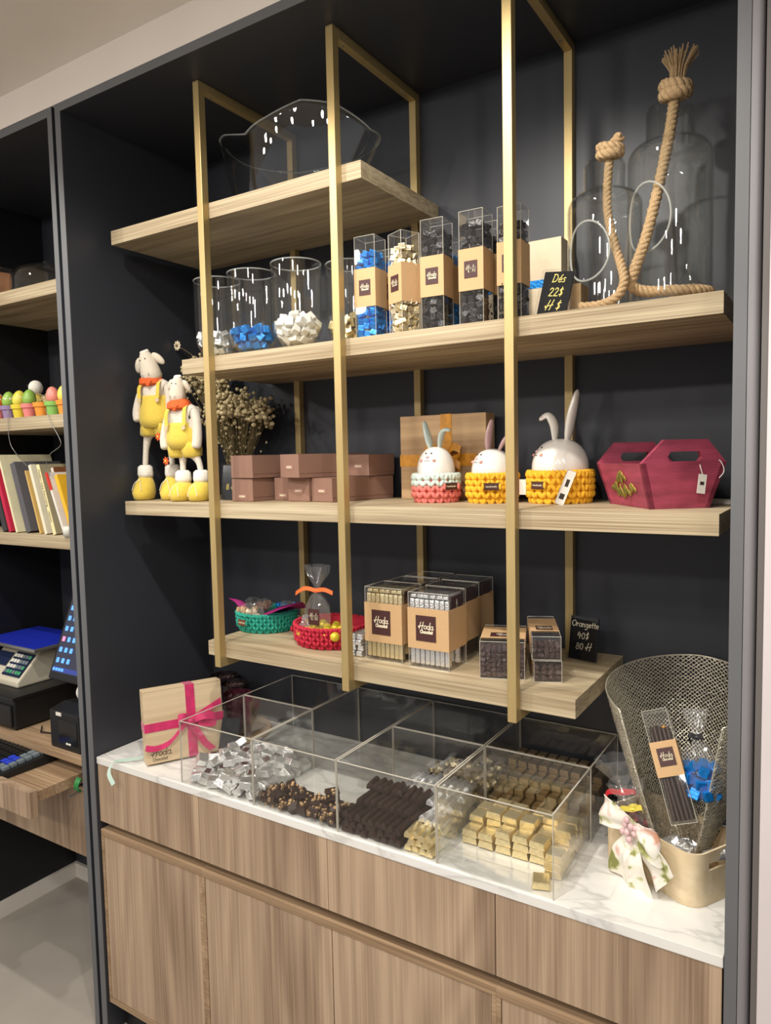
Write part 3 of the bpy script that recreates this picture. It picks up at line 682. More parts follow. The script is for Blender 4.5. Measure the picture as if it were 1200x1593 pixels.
def jar(x, y, key, n, label, what, rin=.0585, seed=1):
    t = thing('glass_jar', label, 'jar', (x, y, ZS2), 0, 'tall glass jars'); Hh = .208
    out = [(0, 0), (.036, 0), (.037, .006), (.034, .010), (.040, .016), (.052, .028), (.059, .048), (.0605, .08), (.0615, Hh)]
    inn = [(.059, Hh), (.058, .08), (.0565, .048), (.049, .030), (.036, .019), (0, .017)]
    MB().lathe(out + inn, 48).obj('jar_body', 'glass', t, smooth=.9)
    MB().tube([(.0604 * math.cos(a), .0604 * math.sin(a), Hh) for a in [k * PI / 24 for k in range(49)]], .0016, 6, cap=False).obj('rim', glass('jar_rim_glass', (.9, .93, .92), 1.5, 0, .22), t, smooth=True)
    r = .0112
    def clamp(P):
        q = np.hypot(P[:, 0], P[:, 1]) + 1e-9; lim = np.where(P[:, 2] > .055, .0565, .030 + (P[:, 2] - .018) * .72) - r; lim = np.clip(lim, .012, None)
        f = np.minimum(1, lim / q); P[:, 0] *= f; P[:, 1] *= f; P[:, 2] = np.maximum(P[:, 2], .018 + r); return P
    P = pack(n, r, clamp, seed, lambda g: (g.uniform(-.03, .03), g.uniform(-.03, .03), g.uniform(.03, .22)))
    rn = random.Random(seed)
    for p in P: inst(CH[key], CN[key], (x + p[0], y + p[1], ZS2 + p[2]), rot3(rn), what, 'chocolate', what.replace('chocolate', 'chocolates'))
jar(.338, .203, 'silver', 44, 'tall glass jar a third full of silver chocolates, leftmost of the row', 'silver foil chocolate in the leftmost tall jar', seed=1)
jar(.464, .197, 'blue', 44, 'tall glass jar holding blue foil chocolates', 'blue foil chocolate in the second tall jar', seed=2)
jar(.613, .192, 'white', 52, 'tall glass jar holding white foil chocolates', 'white foil chocolate in the third tall jar', seed=3)
jar(.713, .278, 'gold', 46, 'tall glass jar with gold foil chocolates behind the middle brass post', 'gold foil chocolate in the rightmost tall jar', seed=4)

# ------------------------------------------------------------------ tall clear boxes with kraft sleeve
def clear_case(t, w_, d, h, name='clear_case', m='acrylic'):
    """folded clear plastic box, thin walled"""
    e = .0006; b = MB()
    b.bx(0, w_, 0, e, 0, h); b.bx(0, w_, d - e, d, 0, h); b.bx(0, e, e, d - e, 0, h); b.bx(w_ - e, w_, e, d - e, 0, h); b.bx(e, w_ - e, e, d - e, h - e, h); b.bx(e, w_ - e, e, d - e, 0, e)
    c = b.obj(name, 'film', t)
    b = MB(); k = .00055
    for x in (0, w_):
        for y in (0, d): b.tube([(x, y, 0), (x, y, h)], k, 4)
    for z in (0, h):
        b.tube([(0, 0, z), (w_, 0, z), (w_, d, z), (0, d, z), (0, 0, z)], k, 4)
    b.obj('folded_edge', 'edge', c); return c
def sleeve(t, w_, d, z0, z1, m='kraft'):
    e = .0006; b = MB(); g = .0008
    b.bx(-g - e, w_ + g + e, -g - e, -g, z0, z1); b.bx(-g - e, w_ + g + e, d + g, d + g + e, z0, z1); b.bx(-g - e, -g, -g, d + g, z0, z1); b.bx(w_ + g, w_ + g + e, -g, d + g, z0, z1)
    return b.obj('paper_sleeve', m, t)
def tall_box(x, y, key, rz, label, what, h=.222, w_=.050, sl=(.066, .148), fill=True, lab=True, seed=5, labx=.5):
    t = thing('clear_gift_box', label, 'box', (x, y, ZS2 + .0006), rz, 'tall clear boxes of chocolates')
    clear_case(t, w_, w_, h); s = sleeve(t, w_, w_, *sl)
    if lab: logo(s, (w_ * labx, -.0016, (sl[0] + sl[1]) / 2), .028)
    if not fill: 
        return t
    rn = random.Random(seed); me = CH[key]; a = Matrix.Rotation(rz, 3, 'Z'); n = 3; st = (w_ - .003) / n
    for z0, z1 in ((.002, sl[0] + .004), (sl[1] - .006, h - .030)):
        z = z0 + .009; 
        while z < z1 + .004:
            for i in range(n):
                for j in range(n):
                    if 0 < j and i < n - 1 and z < z1 - .010: continue
                    p = a @ Vector((.0015 + st * (i + .5) + rn.uniform(-.001, .001), .0015 + st * (j + .5), z + rn.uniform(-.003, .003)))
                    inst(me, CN[key], (x + p.x, y + p.y, ZS2 + p.z), (rn.uniform(-.5, .5), rn.uniform(-.5, .5), rn.uniform(-.7, .7)), what, 'chocolate', what.replace('chocolate', 'chocolates'), (.8, .8, .8))
            z += .0142
    return t
tall_box(.829, .128, 'blue', math.radians(4), 'tall clear box of blue foil chocolates with kraft sleeve', 'blue foil chocolate in the tall clear box', .217, seed=11)
tall_box(.905, .147, 'palegold', math.radians(-24), 'tall clear box of gold foil chocolates with kraft sleeve, turned sideways', 'gold foil chocolate in the tall clear box', .213, seed=12, w_=.047)
tall_box(.995, .128, 'darkfoil', math.radians(4), 'tall clear box of black chocolates right of the gold one', 'black foil chocolate in the clear box beside the gold one', .222, seed=13)
tall_box(1.083, .128, 'darkfoil', math.radians(2), 'tall clear box of black chocolates, tallest, left of the right brass post', 'black foil chocolate in the tallest clear box', .222, seed=14, w_=.051)
tall_box(1.166, .128, 'darkfoil', math.radians(2), 'tall clear box of black chocolates partly behind the right brass post', 'black foil chocolate in the clear box behind the right post', .215, seed=15, w_=.047)
tall_box(.836, .195, 'blue', 0, 'clear box of blue chocolates standing behind the front blue box', 'blue foil chocolate in the rear clear box', .20, seed=16)
tall_box(.975, .205, 'blue', 0, 'clear box of blue chocolates behind the black and gold boxes', 'blue foil chocolate in the half hidden rear box', .205, seed=17)
tall_box(1.085, .196, 'darkfoil', math.radians(2), 'clear box with kraft sleeve behind the tallest black box', 'black foil chocolate in the rear right box', .215, seed=18)
# cream box with blue ribbon
t = thing('cream_box', 'plain cream box with a blue ribbon at the back behind the price sign', 'box', (1.135, .37, ZS2), 0)
box_obj('case', 'cream', 0, .076, 0, .05, 0, .212, t, .001); box_obj('ribbon', 'blue', -.0008, .0768, -.0008, .0508, .108, .125, t, 0)
tag(box_obj('kraft_card_box', 'kraft', 1.215, 1.262, .345, .40, ZS2 + .0003, ZS2 + .10), 'small kraft box low behind the tall boxes, beside the cream one', 'box')

# price signs
def sign(name, label, loc, rz, lean, w_, h, lines, ink, roll_=0):
    t = thing(name, label, 'sign', loc, rz); t.rotation_euler = (lean, roll_, rz)
    MB().bx(0, w_, .0, .012, 0, h).obj('clear_block', 'acrylic', t, bevel=.004, seg=3)
    p = MB().bx(.003, w_ - .003, .006, .0115, .003, h - .003).obj('black_panel', 'blackgloss', t, bevel=.0015)
    mb = MB()
    for txt, x, z, s, sl in lines: strokes(mb, txt, x, z, s, .0014, None, sl, y=.0055)
    mb.obj('lettering', ink, p); return t
sign('price_sign', 'black acrylic price sign with yellow handwriting beside the tall boxes', (1.240, .122, ZS2 + .001), math.radians(-8), math.radians(-10), .066, .088,
     [('DEs', .022, .064, .017, .2), ('22$', .020, .038, .017, .1), ('H $', .018, .012, .018, .2)], 'inkyel', math.radians(8))
sign('price_sign', 'black acrylic price sign reading Orangette on the lowest shelf', (1.216, .375, ZS4 + .001), math.radians(-12), math.radians(-9), .075, .103,
     [('Orangette', .007, .077, .0148, .1), ('40$', .022, .050, .017, .1), ('80 H', .020, .026, .017, .1)], 'inkpale')
sign('price_sign', 'small grey price sign standing behind the left brass post', (.312, .205, ZS3 + .001), math.radians(10), math.radians(-9), .055, .10,
     [('8 c', .018, .03, .018, 0)], 'inkyel')

# ------------------------------------------------------------------ glass bottles with rope
def bottle(name, label, x, y, r, h, nr, nh, hole, rz=0):
    t = thing(name, label, 'bottle', (x, y, ZS2 + .0004), rz, None)
    sh = .030
    out = [(0, 0), (r - .012, 0), (r - .003, .004), (r, .014)] + [(r, .014 + (h - sh - .014) * k / 22) for k in range(1, 23)] + [(r - sh * (1 - math.cos(a)), h - sh + sh * math.sin(a)) for a in [k * PI / 2 / 6 for k in range(1, 7)]]
    out += [(nr + .004, h + .001), (nr, h + .006), (nr, h + nh - .012), (nr - .004, h + nh - .004), (nr - .012, h + nh)]
    inn = [(max(q[0] - .0025, 0), q[1] + (.003 if i < 4 else -.0006)) for i, q in enumerate(out)][::-1]
    hx, hz, ha, hb = hole   # angle, height, half width, half height
    def skip(m):
        a = math.atan2(m[1], m[0]); da = (a - hx + PI) % (2 * PI) - PI
        return (da * r / ha) ** 2 + ((m[2] - hz) / hb) ** 2 < 1 and m[2] < h - .01
    MB().lathe(out + inn, 96, skip=skip).obj('bottle_body', 'glass', t, smooth=.9)
    P = []
    for k in range(49):
        q = 2 * PI * k / 48; aa = hx + ha * 1.02 * math.cos(q) / r; P.append(((r - .0012) * math.cos(aa), (r - .0012) * math.sin(aa), hz + hb * 1.02 * math.sin(q)))
    MB().tube(P, .0019, 8, cap=False).obj('opening_rim', glass('bottle_rim_glass', (.86, .88, .80), 1.5, 0, .32), t, smooth=True, label='round polished rim of the side opening')
    return t
bottle('glass_bottle', 'large clear glass bottle with side opening and tall frayed rope', 1.452, .285, .077, .318, .044, .072, (math.radians(-112), .170, .046, .062))
bottle('glass_bottle', 'smaller clear glass bottle with side opening, left of the large one', 1.340, .245, .070, .238, .039, .062, (math.radians(-104), .118, .044, .054))
def spline(pts, n=8):
    P = [Vector(p) for p in pts]; Q = []
    for i in range(len(P) - 1):
        for s in range(n):
            u = s / n; a = P[max(i - 1, 0)]; b = P[i]; c = P[i + 1]; d = P[min(i + 2, len(P) - 1)]
            Q.append(.5 * ((2 * b) + (c - a) * u + (2 * a - 5 * b + 4 * c - d) * u * u + (3 * b - a - 3 * c + d) * u ** 3))
    return Q + [P[-1]]
def rope_mb(mb, pts, r, n=3, pitch=.03, m=6):
    Q = spline(pts, 14); L = 0; prev = None; fr = []
    for i, p in enumerate(Q):
        tng = (Q[min(i + 1, len(Q) - 1)] - Q[max(i - 1, 0)]).normalized()
        if prev is None: a = tng.orthogonal().normalized()
        else: a = (prev - tng * prev.dot(tng)).normalized()
        prev = a; b = tng.cross(a); L += (p - Q[i - 1]).length if i else 0; fr.append((p, a, b, L))
    for s in range(n):
        path = [p + (a * math.cos(2 * PI * (l / pitch + s / n)) + b * math.sin(2 * PI * (l / pitch + s / n))) * r * .52 for p, a, b, l in fr]
        mb.tube(path, r * .56, m)
def knot(mb, c, r, rr, h):
    for k in range(2):
        P = [(c[0] + r * math.cos(a + k), c[1] + r * math.sin(a + k), c[2] + h * (k * .6 + .25 * math.sin(a))) for a in [i * 2 * PI / 12 for i in range(13)]]
        rope_mb(mb, P, rr, 3, .028)
# large rope
t = thing('jute_rope', 'thick jute rope through the large bottle, knotted with a frayed tuft', 'rope', (0, 0, 0))
mb = MB(); zb = ZS2 + .017
rope_mb(mb, [(1.463, .272, 2.30), (1.458, .262, 2.24), (1.450, .250, 2.18), (1.440, .225, 2.10), (1.425, .205, 2.02), (1.407, .198, 1.965), (1.402, .20, 1.942), (1.425, .212, 1.930), (1.47, .225, 1.928), (1.51, .245, 1.927), (1.525, .275, 1.926), (1.50, .30, 1.926), (1.46, .27, 1.926)], .0105)
mb.obj('rope', 'rope', t, smooth=True)
mb = MB(); knot(mb, (1.463, .275, 2.298), .019, .012, .020); mb.obj('knot', 'rope', t, smooth=True)
mb = MB(); rn = random.Random(5)
for k in range(90):
    a = rn.uniform(0, 6.28); q = math.sqrt(rn.random()); d = Vector((math.cos(a) * q, math.sin(a) * q, 0))
    p = Vector((1.465, .275, 2.312)); mb.tube([p + d * .012, p + d * .016 + Vector((.002, 0, .03)), p + d * .034 + Vector((.004, 0, .055 + rn.uniform(-.004, .006)))], .0011, 4)
mb.obj('frayed_tuft', 'rope', t)
t = thing('jute_rope', 'jute rope through the smaller bottle with a knot on its neck', 'rope', (0, 0, 0))
mb = MB()
rope_mb(mb, [(1.352, .236, 2.195), (1.350, .228, 2.14), (1.355, .215, 2.08), (1.372, .200, 2.02), (1.388, .185, 1.975), (1.396, .172, 1.945), (1.385, .165, 1.918), (1.355, .160, 1.906), (1.320, .150, 1.905)], .0085)
mb.obj('rope', 'rope', t, smooth=True)
mb = MB(); knot(mb, (1.352, .238, 2.203), .017, .010, .016); rope_mb(mb, [(1.352, .24, 2.21), (1.362, .24, 2.225), (1.372, .24, 2.232)], .010); mb.obj('knot', 'rope', t, smooth=True)

# ------------------------------------------------------------------ sheep dolls
def skin_body(name, m, verts, edges, parent, sub=2):
    me = bpy.data.meshes.new(name); me.from_pydata([v[:3] for v in verts], edges, []); me.materials.append(M[m])
    o = bpy.data.objects.new(name, me); col.objects.link(o); o.parent = parent
    s = o.modifiers.new('skin', 'SKIN'); s.use_smooth_shade = True
    if not me.skin_vertices: me.attributes.new('skin', 'FLOAT2', 'POINT') if False else None
    ly = me.skin_vertices[0].data if me.skin_vertices else None
    for i, v in enumerate(verts): ly[i].radius = (v[3], v[4] if len(v) > 4 else v[3])
    ly[0].use_root = True
    u = o.modifiers.new('sub', 'SUBSURF'); u.levels = sub; u.render_levels = sub
    return o
def ring_loft(mb, rings, n=28, mi=0, wob=0, seed=0):
    """rings: (cx, cy, z, rx, ry)"""
    rn = random.Random(seed); ph = [rn.uniform(0, 6.28) for _ in range(4)]
    vs = []; fs = []
    for i, (cx, cy, z, rx, ry) in enumerate(rings):
        for k in range(n):
            a = 2 * PI * k / n; q = 1 + wob * (math.sin(5 * a + ph[0] + z * 60) + .6 * math.sin(9 * a + ph[1] - z * 90))
            vs.append((cx + rx * q * math.cos(a), cy + ry * q * math.sin(a), z))
    for i in range(len(rings) - 1):
        for k in range(n): fs.append((i * n + k, i * n + (k + 1) % n, (i + 1) * n + (k + 1) % n, (i + 1) * n + k))
    fs += [tuple(range(n - 1, -1, -1)), tuple(range((len(rings) - 1) * n, len(rings) * n))]
    return mb.add(vs, fs, mi)
def sheep(loc, rz, label, zs, wd, tilt, headx, legx, arms=True):
    """zs: boot, cuff, hem, waist, chest, head centre, head half-height"""
    zb, zc, zh, zw, zn, zH, hh = zs
    t = thing('sheep_doll', label, 'doll', loc, rz)
    V = [(0, 0, zh + .03, wd * .42, wd * .32), (0, 0, zw, wd * .40, wd * .3), (0, 0, zn - .012, wd * .28, wd * .24), (headx * .5, 0, zn + .012, .016, .016)]
    E_ = [(0, 1), (1, 2), (2, 3)]
    for s in (-1, 1):   # arms and legs
        i = len(V); V += [(s * wd * .36, 0, zn - .016, .014, .014), (s * wd * .50, -.004, zn - .045, .014, .014), (s * wd * .55 - (.004 if s < 0 else 0), -.010, zw - .04, .014, .014), (s * wd * .53, -.014, zw - .068, .0135, .0135)]
        E_ += [(2, i), (i, i + 1), (i + 1, i + 2), (i + 2, i + 3)]
        i = len(V); lx = legx[0] if s < 0 else legx[1]
        V += [(lx * .7, 0, zh, .013, .013), (lx * .9, 0, (zh + zc) / 2, .0085, .0085), (lx, 0, zc - .005, .0085, .0085)]
        E_ += [(0, i), (i, i + 1), (i + 1, i + 2)]
    skin_body('body', 'knit', V, E_, t, 2)
    hd = MB(); hs = hh / .045
    T = Matrix.Translation((headx, -.006, zH)) @ Euler((math.radians(18), math.radians(tilt), 0)).to_matrix().to_4x4()
    rings = [(0, 0, -.046, .010, .008), (0, -.008, -.043, .022, .018), (0, -.010, -.030, .030, .026), (0, -.008, -.012, .0285, .026), (0, -.002, .008, .0245, .024), (0, .002, .026, .020, .021), (0, .003, .038, .013, .014), (0, .003, .043, .005, .006)]
    m2 = MB(); ring_loft(m2, [tuple(q * hs for q in r) for r in rings]); hd.add(m2.v, m2.f, 0, T)
    for s in (-1, 1):
        e = MB(); e.ell((s * .033 * hs, .004, .012 * hs), (.011 * hs, .007 * hs, .022 * hs), (0, s * -.55, 0)); hd.add(e.v, e.f, 0, T)
    hd.obj('head', 'felt', t, smooth=True)
    f = MB()
    for s in (-1, 1):
        e = MB(); e.ell((s * .0085 * hs, -.0195 * hs, .024 * hs), (.0018 * hs, .0012, .0022 * hs), n=8, m=6); e.tube([(s * .008 * hs, -.0375 * hs, -.022 * hs), (s * .011 * hs, -.0365 * hs, -.014 * hs)], .0006, 4); f.add(e.v, e.f, 0, T)
    e = MB(); e.tube([(x * hs, (-.0335 + .35 * x * x * 30) * hs, (-.034 + x * x * 14) * hs) for x in [q * .004 - .018 for q in range(10)]], .0006, 4); f.add(e.v, e.f, 0, T)
    f.obj('face_stitching', 'inkdark', t)
    b = MB()
    for k in range(7):
        a = k * 2 * PI / 7; e = MB(); e.ell((.008 * hs * math.cos(a), .006 + .007 * hs * math.sin(a), .040 * hs), (.006 * hs,) * 3, n=8, m=6); b.add(e.v, e.f, 0, T)
    b.obj('head_curls', 'fur', t, smooth=True)
    b = MB(); ring_loft(b, [(headx * .7, -.004, zn - .016, .026, .023), (headx * .7, -.006, zn - .010, .035, .031), (headx * .7, -.005, zn + .004, .034, .029), (headx * .8, -.003, zn + .014, .024, .020)], wob=.04, seed=2); b.prism([(-.012, zn - .004), (.0, zn - .020), (.012, zn - .004)], -.036, -.031)
    b.obj('bandana', 'orange', t, smooth=.8)
    # shorts
    b = MB(); ring_loft(b, [(0, 0, zh + .020, wd * .47, wd * .36), (0, 0, zh + .045, wd * .52, wd * .40), (0, 0, (zw + zh) / 2 + .02, wd * .50, wd * .38), (0, 0, zw - .004, wd * .45, wd * .34), (0, 0, zw + .004, wd * .44, wd * .335)], wob=.018, seed=4)
    for s, lx in ((-1, max(-.030, legx[0]) if legx[0] < -.02 else -.024), (1, min(.032, legx[1]))):
        ring_loft(b, [(lx * .8, 0, zh - .004, .021, .021), (lx * .8, 0, zh + .002, .027, .026), (lx * .7, 0, zh + .020, .029, .030), (lx * .6, 0, zh + .040, .028, .03)], wob=.05, seed=6 + s)
    b.obj('shorts', 'yelfab', t, smooth=True)
    for s in (-1, 1):
        b = MB(); P = spline([(s * wd * .30, -wd * .30 - .004, zw - .004), (s * wd * .31, -wd * .27 - .005, (zw + zn) / 2), (s * wd * .27, -.022, zn - .010), (s * wd * .22, .0, zn + .002)], 5)
        g_ = [[p + Vector((-.0055, 0, 0)) for p in P], [p + Vector((.0055, 0, 0)) for p in P]]; b.sheet(g_, .0018); st = b.obj('strap', 'yelfab', t, smooth=.8)
        o = MB().lathe([(0, -.0012), (.006, -.0012), (.0062, .0008), (.004, .0012), (0, .0006)], 16).obj('button', 'button', st, smooth=.8); at(o, (s * wd * .30, -wd * .30 - .0075, zw - .010), (PI / 2, 0, 0))
    for s, lx in ((-1, legx[0]), (1, legx[1])):
        b = MB(); ring_loft(b, [(lx, 0, zb - .006, .020, .019), (lx, 0, zb + .004, .0225, .0215), (lx, 0, zc - .006, .021, .020), (lx, 0, zc, .014, .013)], wob=.03, seed=9)
        b.obj('boot_cuff', 'fur', t, smooth=True)
        b = MB(); ring_loft(b, [(lx, -.010, .0, .018, .024), (lx, -.012, .004, .026, .033), (lx, -.011, .022, .031, .036), (lx, -.006, .042, .028, .030), (lx, 0, zb - .004, .018, .019)], wob=.006, seed=5)
        bt = b.obj('boot', 'yelfab', t, smooth=True)
        b = MB()
        for q in (-.010, .010): b.tube(spline([(lx, -.030, zb - .010), (lx + q, -.040, zb - .022), (lx + q * 1.6, -.044, zb - .042)], 4), .0008, 4)
        b.obj('lace', 'fur', bt)
    return t
sheep((.085, .20, ZS3), math.radians(14), 'taller cream sheep doll in yellow dungarees and boots, left end of the shelf', (.070, .100, .185, .290, .338, .378, .046), .100, -14, -.012, (-.046, .046))
sheep((.215, .178, ZS3), math.radians(10), 'shorter cream sheep doll in yellow dungarees beside the left brass post', (.056, .084, .122, .208, .262, .304, .036), .096, 6, -.006, (-.006, .054))
for k, (x, y, z) in enumerate(((.150, .170, ZS3 + .110), (.128, .165, ZS3 + .178))):
    t = thing('felt_flower', ('orange felt flower on the leg of the taller sheep doll', 'orange felt flower under the shorts of the taller sheep doll')[k], 'flower', (x, y, z))
    mb = MB()
    for i in range(7):
        a = i * 2 * PI / 7; mb.ell((.007 * math.cos(a), 0, .007 * math.sin(a)), (.006, .0015, .003), (0, -a, 0), n=8, m=6)
    mb.obj('petals', 'orange', t, smooth=True); MB().ell((0, -.002, 0), (.003, .002, .003), n=8, m=6).obj('centre', 'yelrib', t, smooth=True)

# dried flowers
t = thing('dried_flower_bunch', 'bunch of dried cream flowers standing behind the shorter sheep doll', 'flowers', (.262, .345, ZS3))
mb = MB(); fb = MB(); rn = random.Random(12); tips = []
for k in range(190):
    a = rn.uniform(0, 6.28); q = math.sqrt(rn.random()); sx, sy = .11 * q * math.cos(a), .065 * q * math.sin(a); hh = .28 + .03 * rn.random() - .05 * q
    if rn.random() < .38: sx = -.06 - .13 * rn.random(); sy = -.02 + .05 * rn.random(); hh = .33 + .08 * rn.random()
    if hh + ZS3 > 1.85 and sx + .262 > .28: hh = .31
    P = [Vector((sx * .18, sy * .18, .0)), Vector((sx * .35, sy * .4, hh * .45)), Vector((sx, sy, hh))]; P = spline(P, 4); mb.tube(P, .0009, 4); tips.append(P[-1])
    for s in range(7):
        p = P[-1] + Vector((rn.gauss(0, .012), rn.gauss(0, .012), rn.gauss(-.012, .016)))
        if p.z + ZS3 > 1.852 and p.x + .262 > .28: p.z = 1.848 - ZS3
        r = rn.uniform(.0045, .0078); fb.ell(p, (r, r, r * .8), (rn.random(), rn.random(), 0), n=7, m=5)
    if k % 3 == 0:
        for s in range(5):
            p = P[4] + (P[-1] - P[4]) * (s / 5) + Vector((rn.gauss(0, .010), rn.gauss(0, .010), 0)); fb.ell(p, (.003, .003, .004), n=6, m=4)
mb.obj('stems', 'stem', t); o = fb.obj('blossoms', 'bloom', t, smooth=True); o['kind'] = 'stuff'
t = thing('dried_daisy', 'single dried daisy rising above the sheep heads', 'flower', (.02, .345, 1.985))
mb = MB()
for i in range(9):
    a = i * 2 * PI / 9; mb.ell((.009 * math.cos(a), 0, .009 * math.sin(a)), (.007, .0015, .0038), (0, -a, 0), n=8, m=5)
mb.obj('petals', 'cream', t, smooth=True); MB().ell((0, -.002, 0), (.0045, .003, .0045), n=8, m=6).obj('centre', 'stem', t, smooth=True)
MB().tube([(0, .003, 0), (.05, .01, -.03), (.11, .0, -.13)], .0009, 4).obj('stalk', 'stem', t)

# brown boxes
def brown_box(cx, cy, ang, z, w_, L, h, label, kind=0):
    """front right base corner at (cx, cy)"""
    t = thing('brown_gift_box', label, 'box', (cx, cy, z + .0004), math.radians(ang), 'rose brown boxes')
    b = MB().bx(-w_ + .001, -.001, .001, L, 0, h - .0006).obj('box_base', 'brownbox', t, bevel=.0008)
    MB().bx(-w_, 0, 0, .0012, .001, h).bx(-w_, 0, 0, L + .001, h - .0012, h).bx(-w_, -w_ + .0008, 0, L, h * .18, h).bx(-.0008, 0, 0, L, h * .18, h).obj('lid', 'brownbox', t, bevel=.0004)
    if kind:
        l = MB().box((0, 0, 0), (.034, .0006, .013)).obj('sticker', mat('clear_brown_sticker', (150, 112, 98), .5), t); l.location = (-w_ / 2, -.0004, h * (.45 if kind == 1 else .22))
        me = LG.setdefault('tiny', font_mesh('HODA', .007, 'ink', .0002)); o = bpy.data.objects.new('lettering', me); col.objects.link(o); o.parent = l; at(o, (-.011, -.0008, 0), (PI / 2, 0, 0))
    return t
hB = .0595
brown_box(.456, .185, -1, ZS3, .075, .20, hB, 'brown box on the shelf, leftmost of the bottom row', 2)
brown_box(.530, .250, -3, ZS3, .060, .17, hB, 'set back brown box with lifted shadow between bottom row boxes', 2)
brown_box(.611, .222, -3, ZS3, .072, .20, hB, 'brown box in the bottom row, just left of the middle brass post', 1)
brown_box(.690, .212, -12, ZS3, .078, .215, hB, 'brown box in the bottom row, running behind the middle brass post', 1)
brown_box(.372, .262, -1, ZS3, .062, .16, hB, 'brown box at the back of the bottom row beside the left brass post', 0)
brown_box(.462, .180, -3, ZS3 + hB + .001, .080, .21, hB, 'brown box on top of the row, leftmost, without a sticker', 0)
brown_box(.610, .185, -14, ZS3 + hB + .001, .078, .22, hB, 'long brown box on top of the row with a small sticker', 1)
brown_box(.722, .328, -4, ZS3 + hB + .001, .068, .11, hB - .004, 'shaded brown box on top of the row, right of the middle post', 1)

# slatted gift box with amber ribbon
t = thing('wooden_gift_box', 'square wooden gift box with amber ribbon bow behind the rabbits', 'box', (.783, .384, ZS3 + .0004), math.radians(0)); 
box_obj('box_body', 'walnut', 0, .238, 0, .05, 0, .209, t, .001)
rb = MB().bx(.116, .147, -.0012, .0512, -.0, .2102).bx(-.0012, .2392, -.0014, .0514, .082, .112).obj('ribbon_band', 'amber', t)
def ribbon(mb, pts, wv, th=.0008, n=6):
    P = spline(pts, n); wv = Vector(wv); mb.sheet([[p - wv / 2 for p in P], [p + wv / 2 for p in P]], th); return mb
mb = MB(); c = Vector((.132, -.006, .10))
for s in (-1, 1):
    for k in (0, 1):
        ribbon(mb, [c, c + Vector((s * .025, -.014 - .004 * k, .028 - .03 * k)), c + Vector((s * .048, -.016, .020 - .04 * k)), c + Vector((s * .03, -.004, .0 - .02 * k)), c], (0, .006, .018))
    ribbon(mb, [c, c + Vector((s * .018, -.008, -.04)), c + Vector((s * .030, -.004, -.075))], (.016, .002, .004))
mb.ell(c + Vector((0, -.008, 0)), (.010, .008, .012)); mb.obj('bow', 'amber', rb, smooth=.8)

# ------------------------------------------------------------------ crochet stitches
def stitches(mb, rows, n, zf, rf, sx=1, sy=1, r=.0075, mi=0, twist=1):
    for j in range(rows):
        z = zf(j); rr = rf(j)
        for k in range(n):
            a = 2 * PI * (k + .5 * (j % 2)) / n
            for s in (-1, 1):
                aa = a + s * PI / n * .52
                c = (sx * rr * math.cos(aa), sy * rr * math.sin(aa), z)
                T = Matrix.Translation(c) @ Matrix.Rotation(math.atan2(sy * math.sin(aa), sx * math.cos(aa)), 4, 'Z') @ Matrix.Rotation(s * .55 * twist, 4, 'X') @ Matrix.Diagonal((r * .62, r * .52, r * .95, 1))
                e = MB(); e.ell((0, 0, 0), (1, 1, 1), n=7, m=5); mb.add(e.v, e.f, mi, T)
def crochet_bowl(x, y, z, r, h, rows, n, yarn, label, yarn2=None, top=1, sy=1, tagx=None, group=None, rz=0, flare=.0, leather='leatherdk'):
    t = thing('crochet_bowl', label, 'bowl', (x, y, z), rz, group)
    rf = lambda j: r - .0045 + flare * (j / rows) - (.006 if j == 0 else 0); st = h / rows
    inner = MB().lathe([(0, .001), (r - .014, .001), (r - .009 , .006), (r - .006 + flare, h - .004), (r - .013 + flare, h - .004), (r - .016, .010), (0, .008)], 32, sy=sy).obj('woven_core', yarn, t, smooth=.8)
    mb = MB(); stitches(mb, rows - (top if yarn2 else 0), n, lambda j: .006 + st * j, rf, 1, sy, st * .78); mb.obj('stitched_wall', yarn, t, smooth=True)
    mb = MB(); k0 = rows - top
    if yarn2: stitches(mb, top, n, lambda j: .006 + st * (j + k0), lambda j: rf(j + k0), 1, sy, st * .78); 
    P = [((rf(rows) - .001) * math.cos(a), sy * (rf(rows) - .001) * math.sin(a), h - .003) for a in [i * 2 * PI / 48 for i in range(49)]]
    rope_mb(mb, P, st * .42, 2, .018, 5); mb.obj('rolled_rim', yarn2 or yarn, t, smooth=True)
    if tagx is not None:
        a = tagx; p = (1.0 * (r + .004 + flare * .6) * math.cos(a), sy * (r + .004 + flare * .6) * math.sin(a), h * .58)
        l = MB().box((0, 0, 0), (.038, .0015, .016)).obj('leather_tag', leather, t, bevel=.0015); at(l, p, (0, 0, a + PI / 2))
        o = bpy.data.objects.new('stitched_mark', LG.setdefault('mark', font_mesh('handmade', .006, 'ink'))); col.objects.link(o); o.parent = l; at(o, (-.013, -.001, 0), (PI / 2, 0, 0))
        for s in (-1, 1): at(MB().ell((0, 0, 0), (.0035, .0035, .008), n=8, m=6).obj('tag_loop', yarn, l, smooth=True), (s * .019, -.001, 0))
    return t
RG = 'crochet bowls with rabbits'
crochet_bowl(.930, .300, ZS3, .058, .066, 5, 17, 'yarn_p', 'coral crochet bowl with mint white top around the smallest rabbit', 'yarn_w', 2, tagx=math.radians(-28), group=RG)
crochet_bowl(1.066, .318, ZS3, .061, .066, 5, 18, 'yarn_y', 'yellow crochet bowl half hidden behind the right brass post', tagx=math.radians(-68), group=RG)
crochet_bowl(1.213, .352, ZS3, .074, .070, 5, 21, 'yarn_y', 'large yellow crochet bowl with paper tag around the biggest rabbit', tagx=math.radians(-108), group=RG)
t = thing('paper_tag', 'white paper tag leaning on the large yellow crochet bowl', 'tag', (1.238, .268, ZS3 + .001)); t.rotation_euler = (-.10, .38, .35)
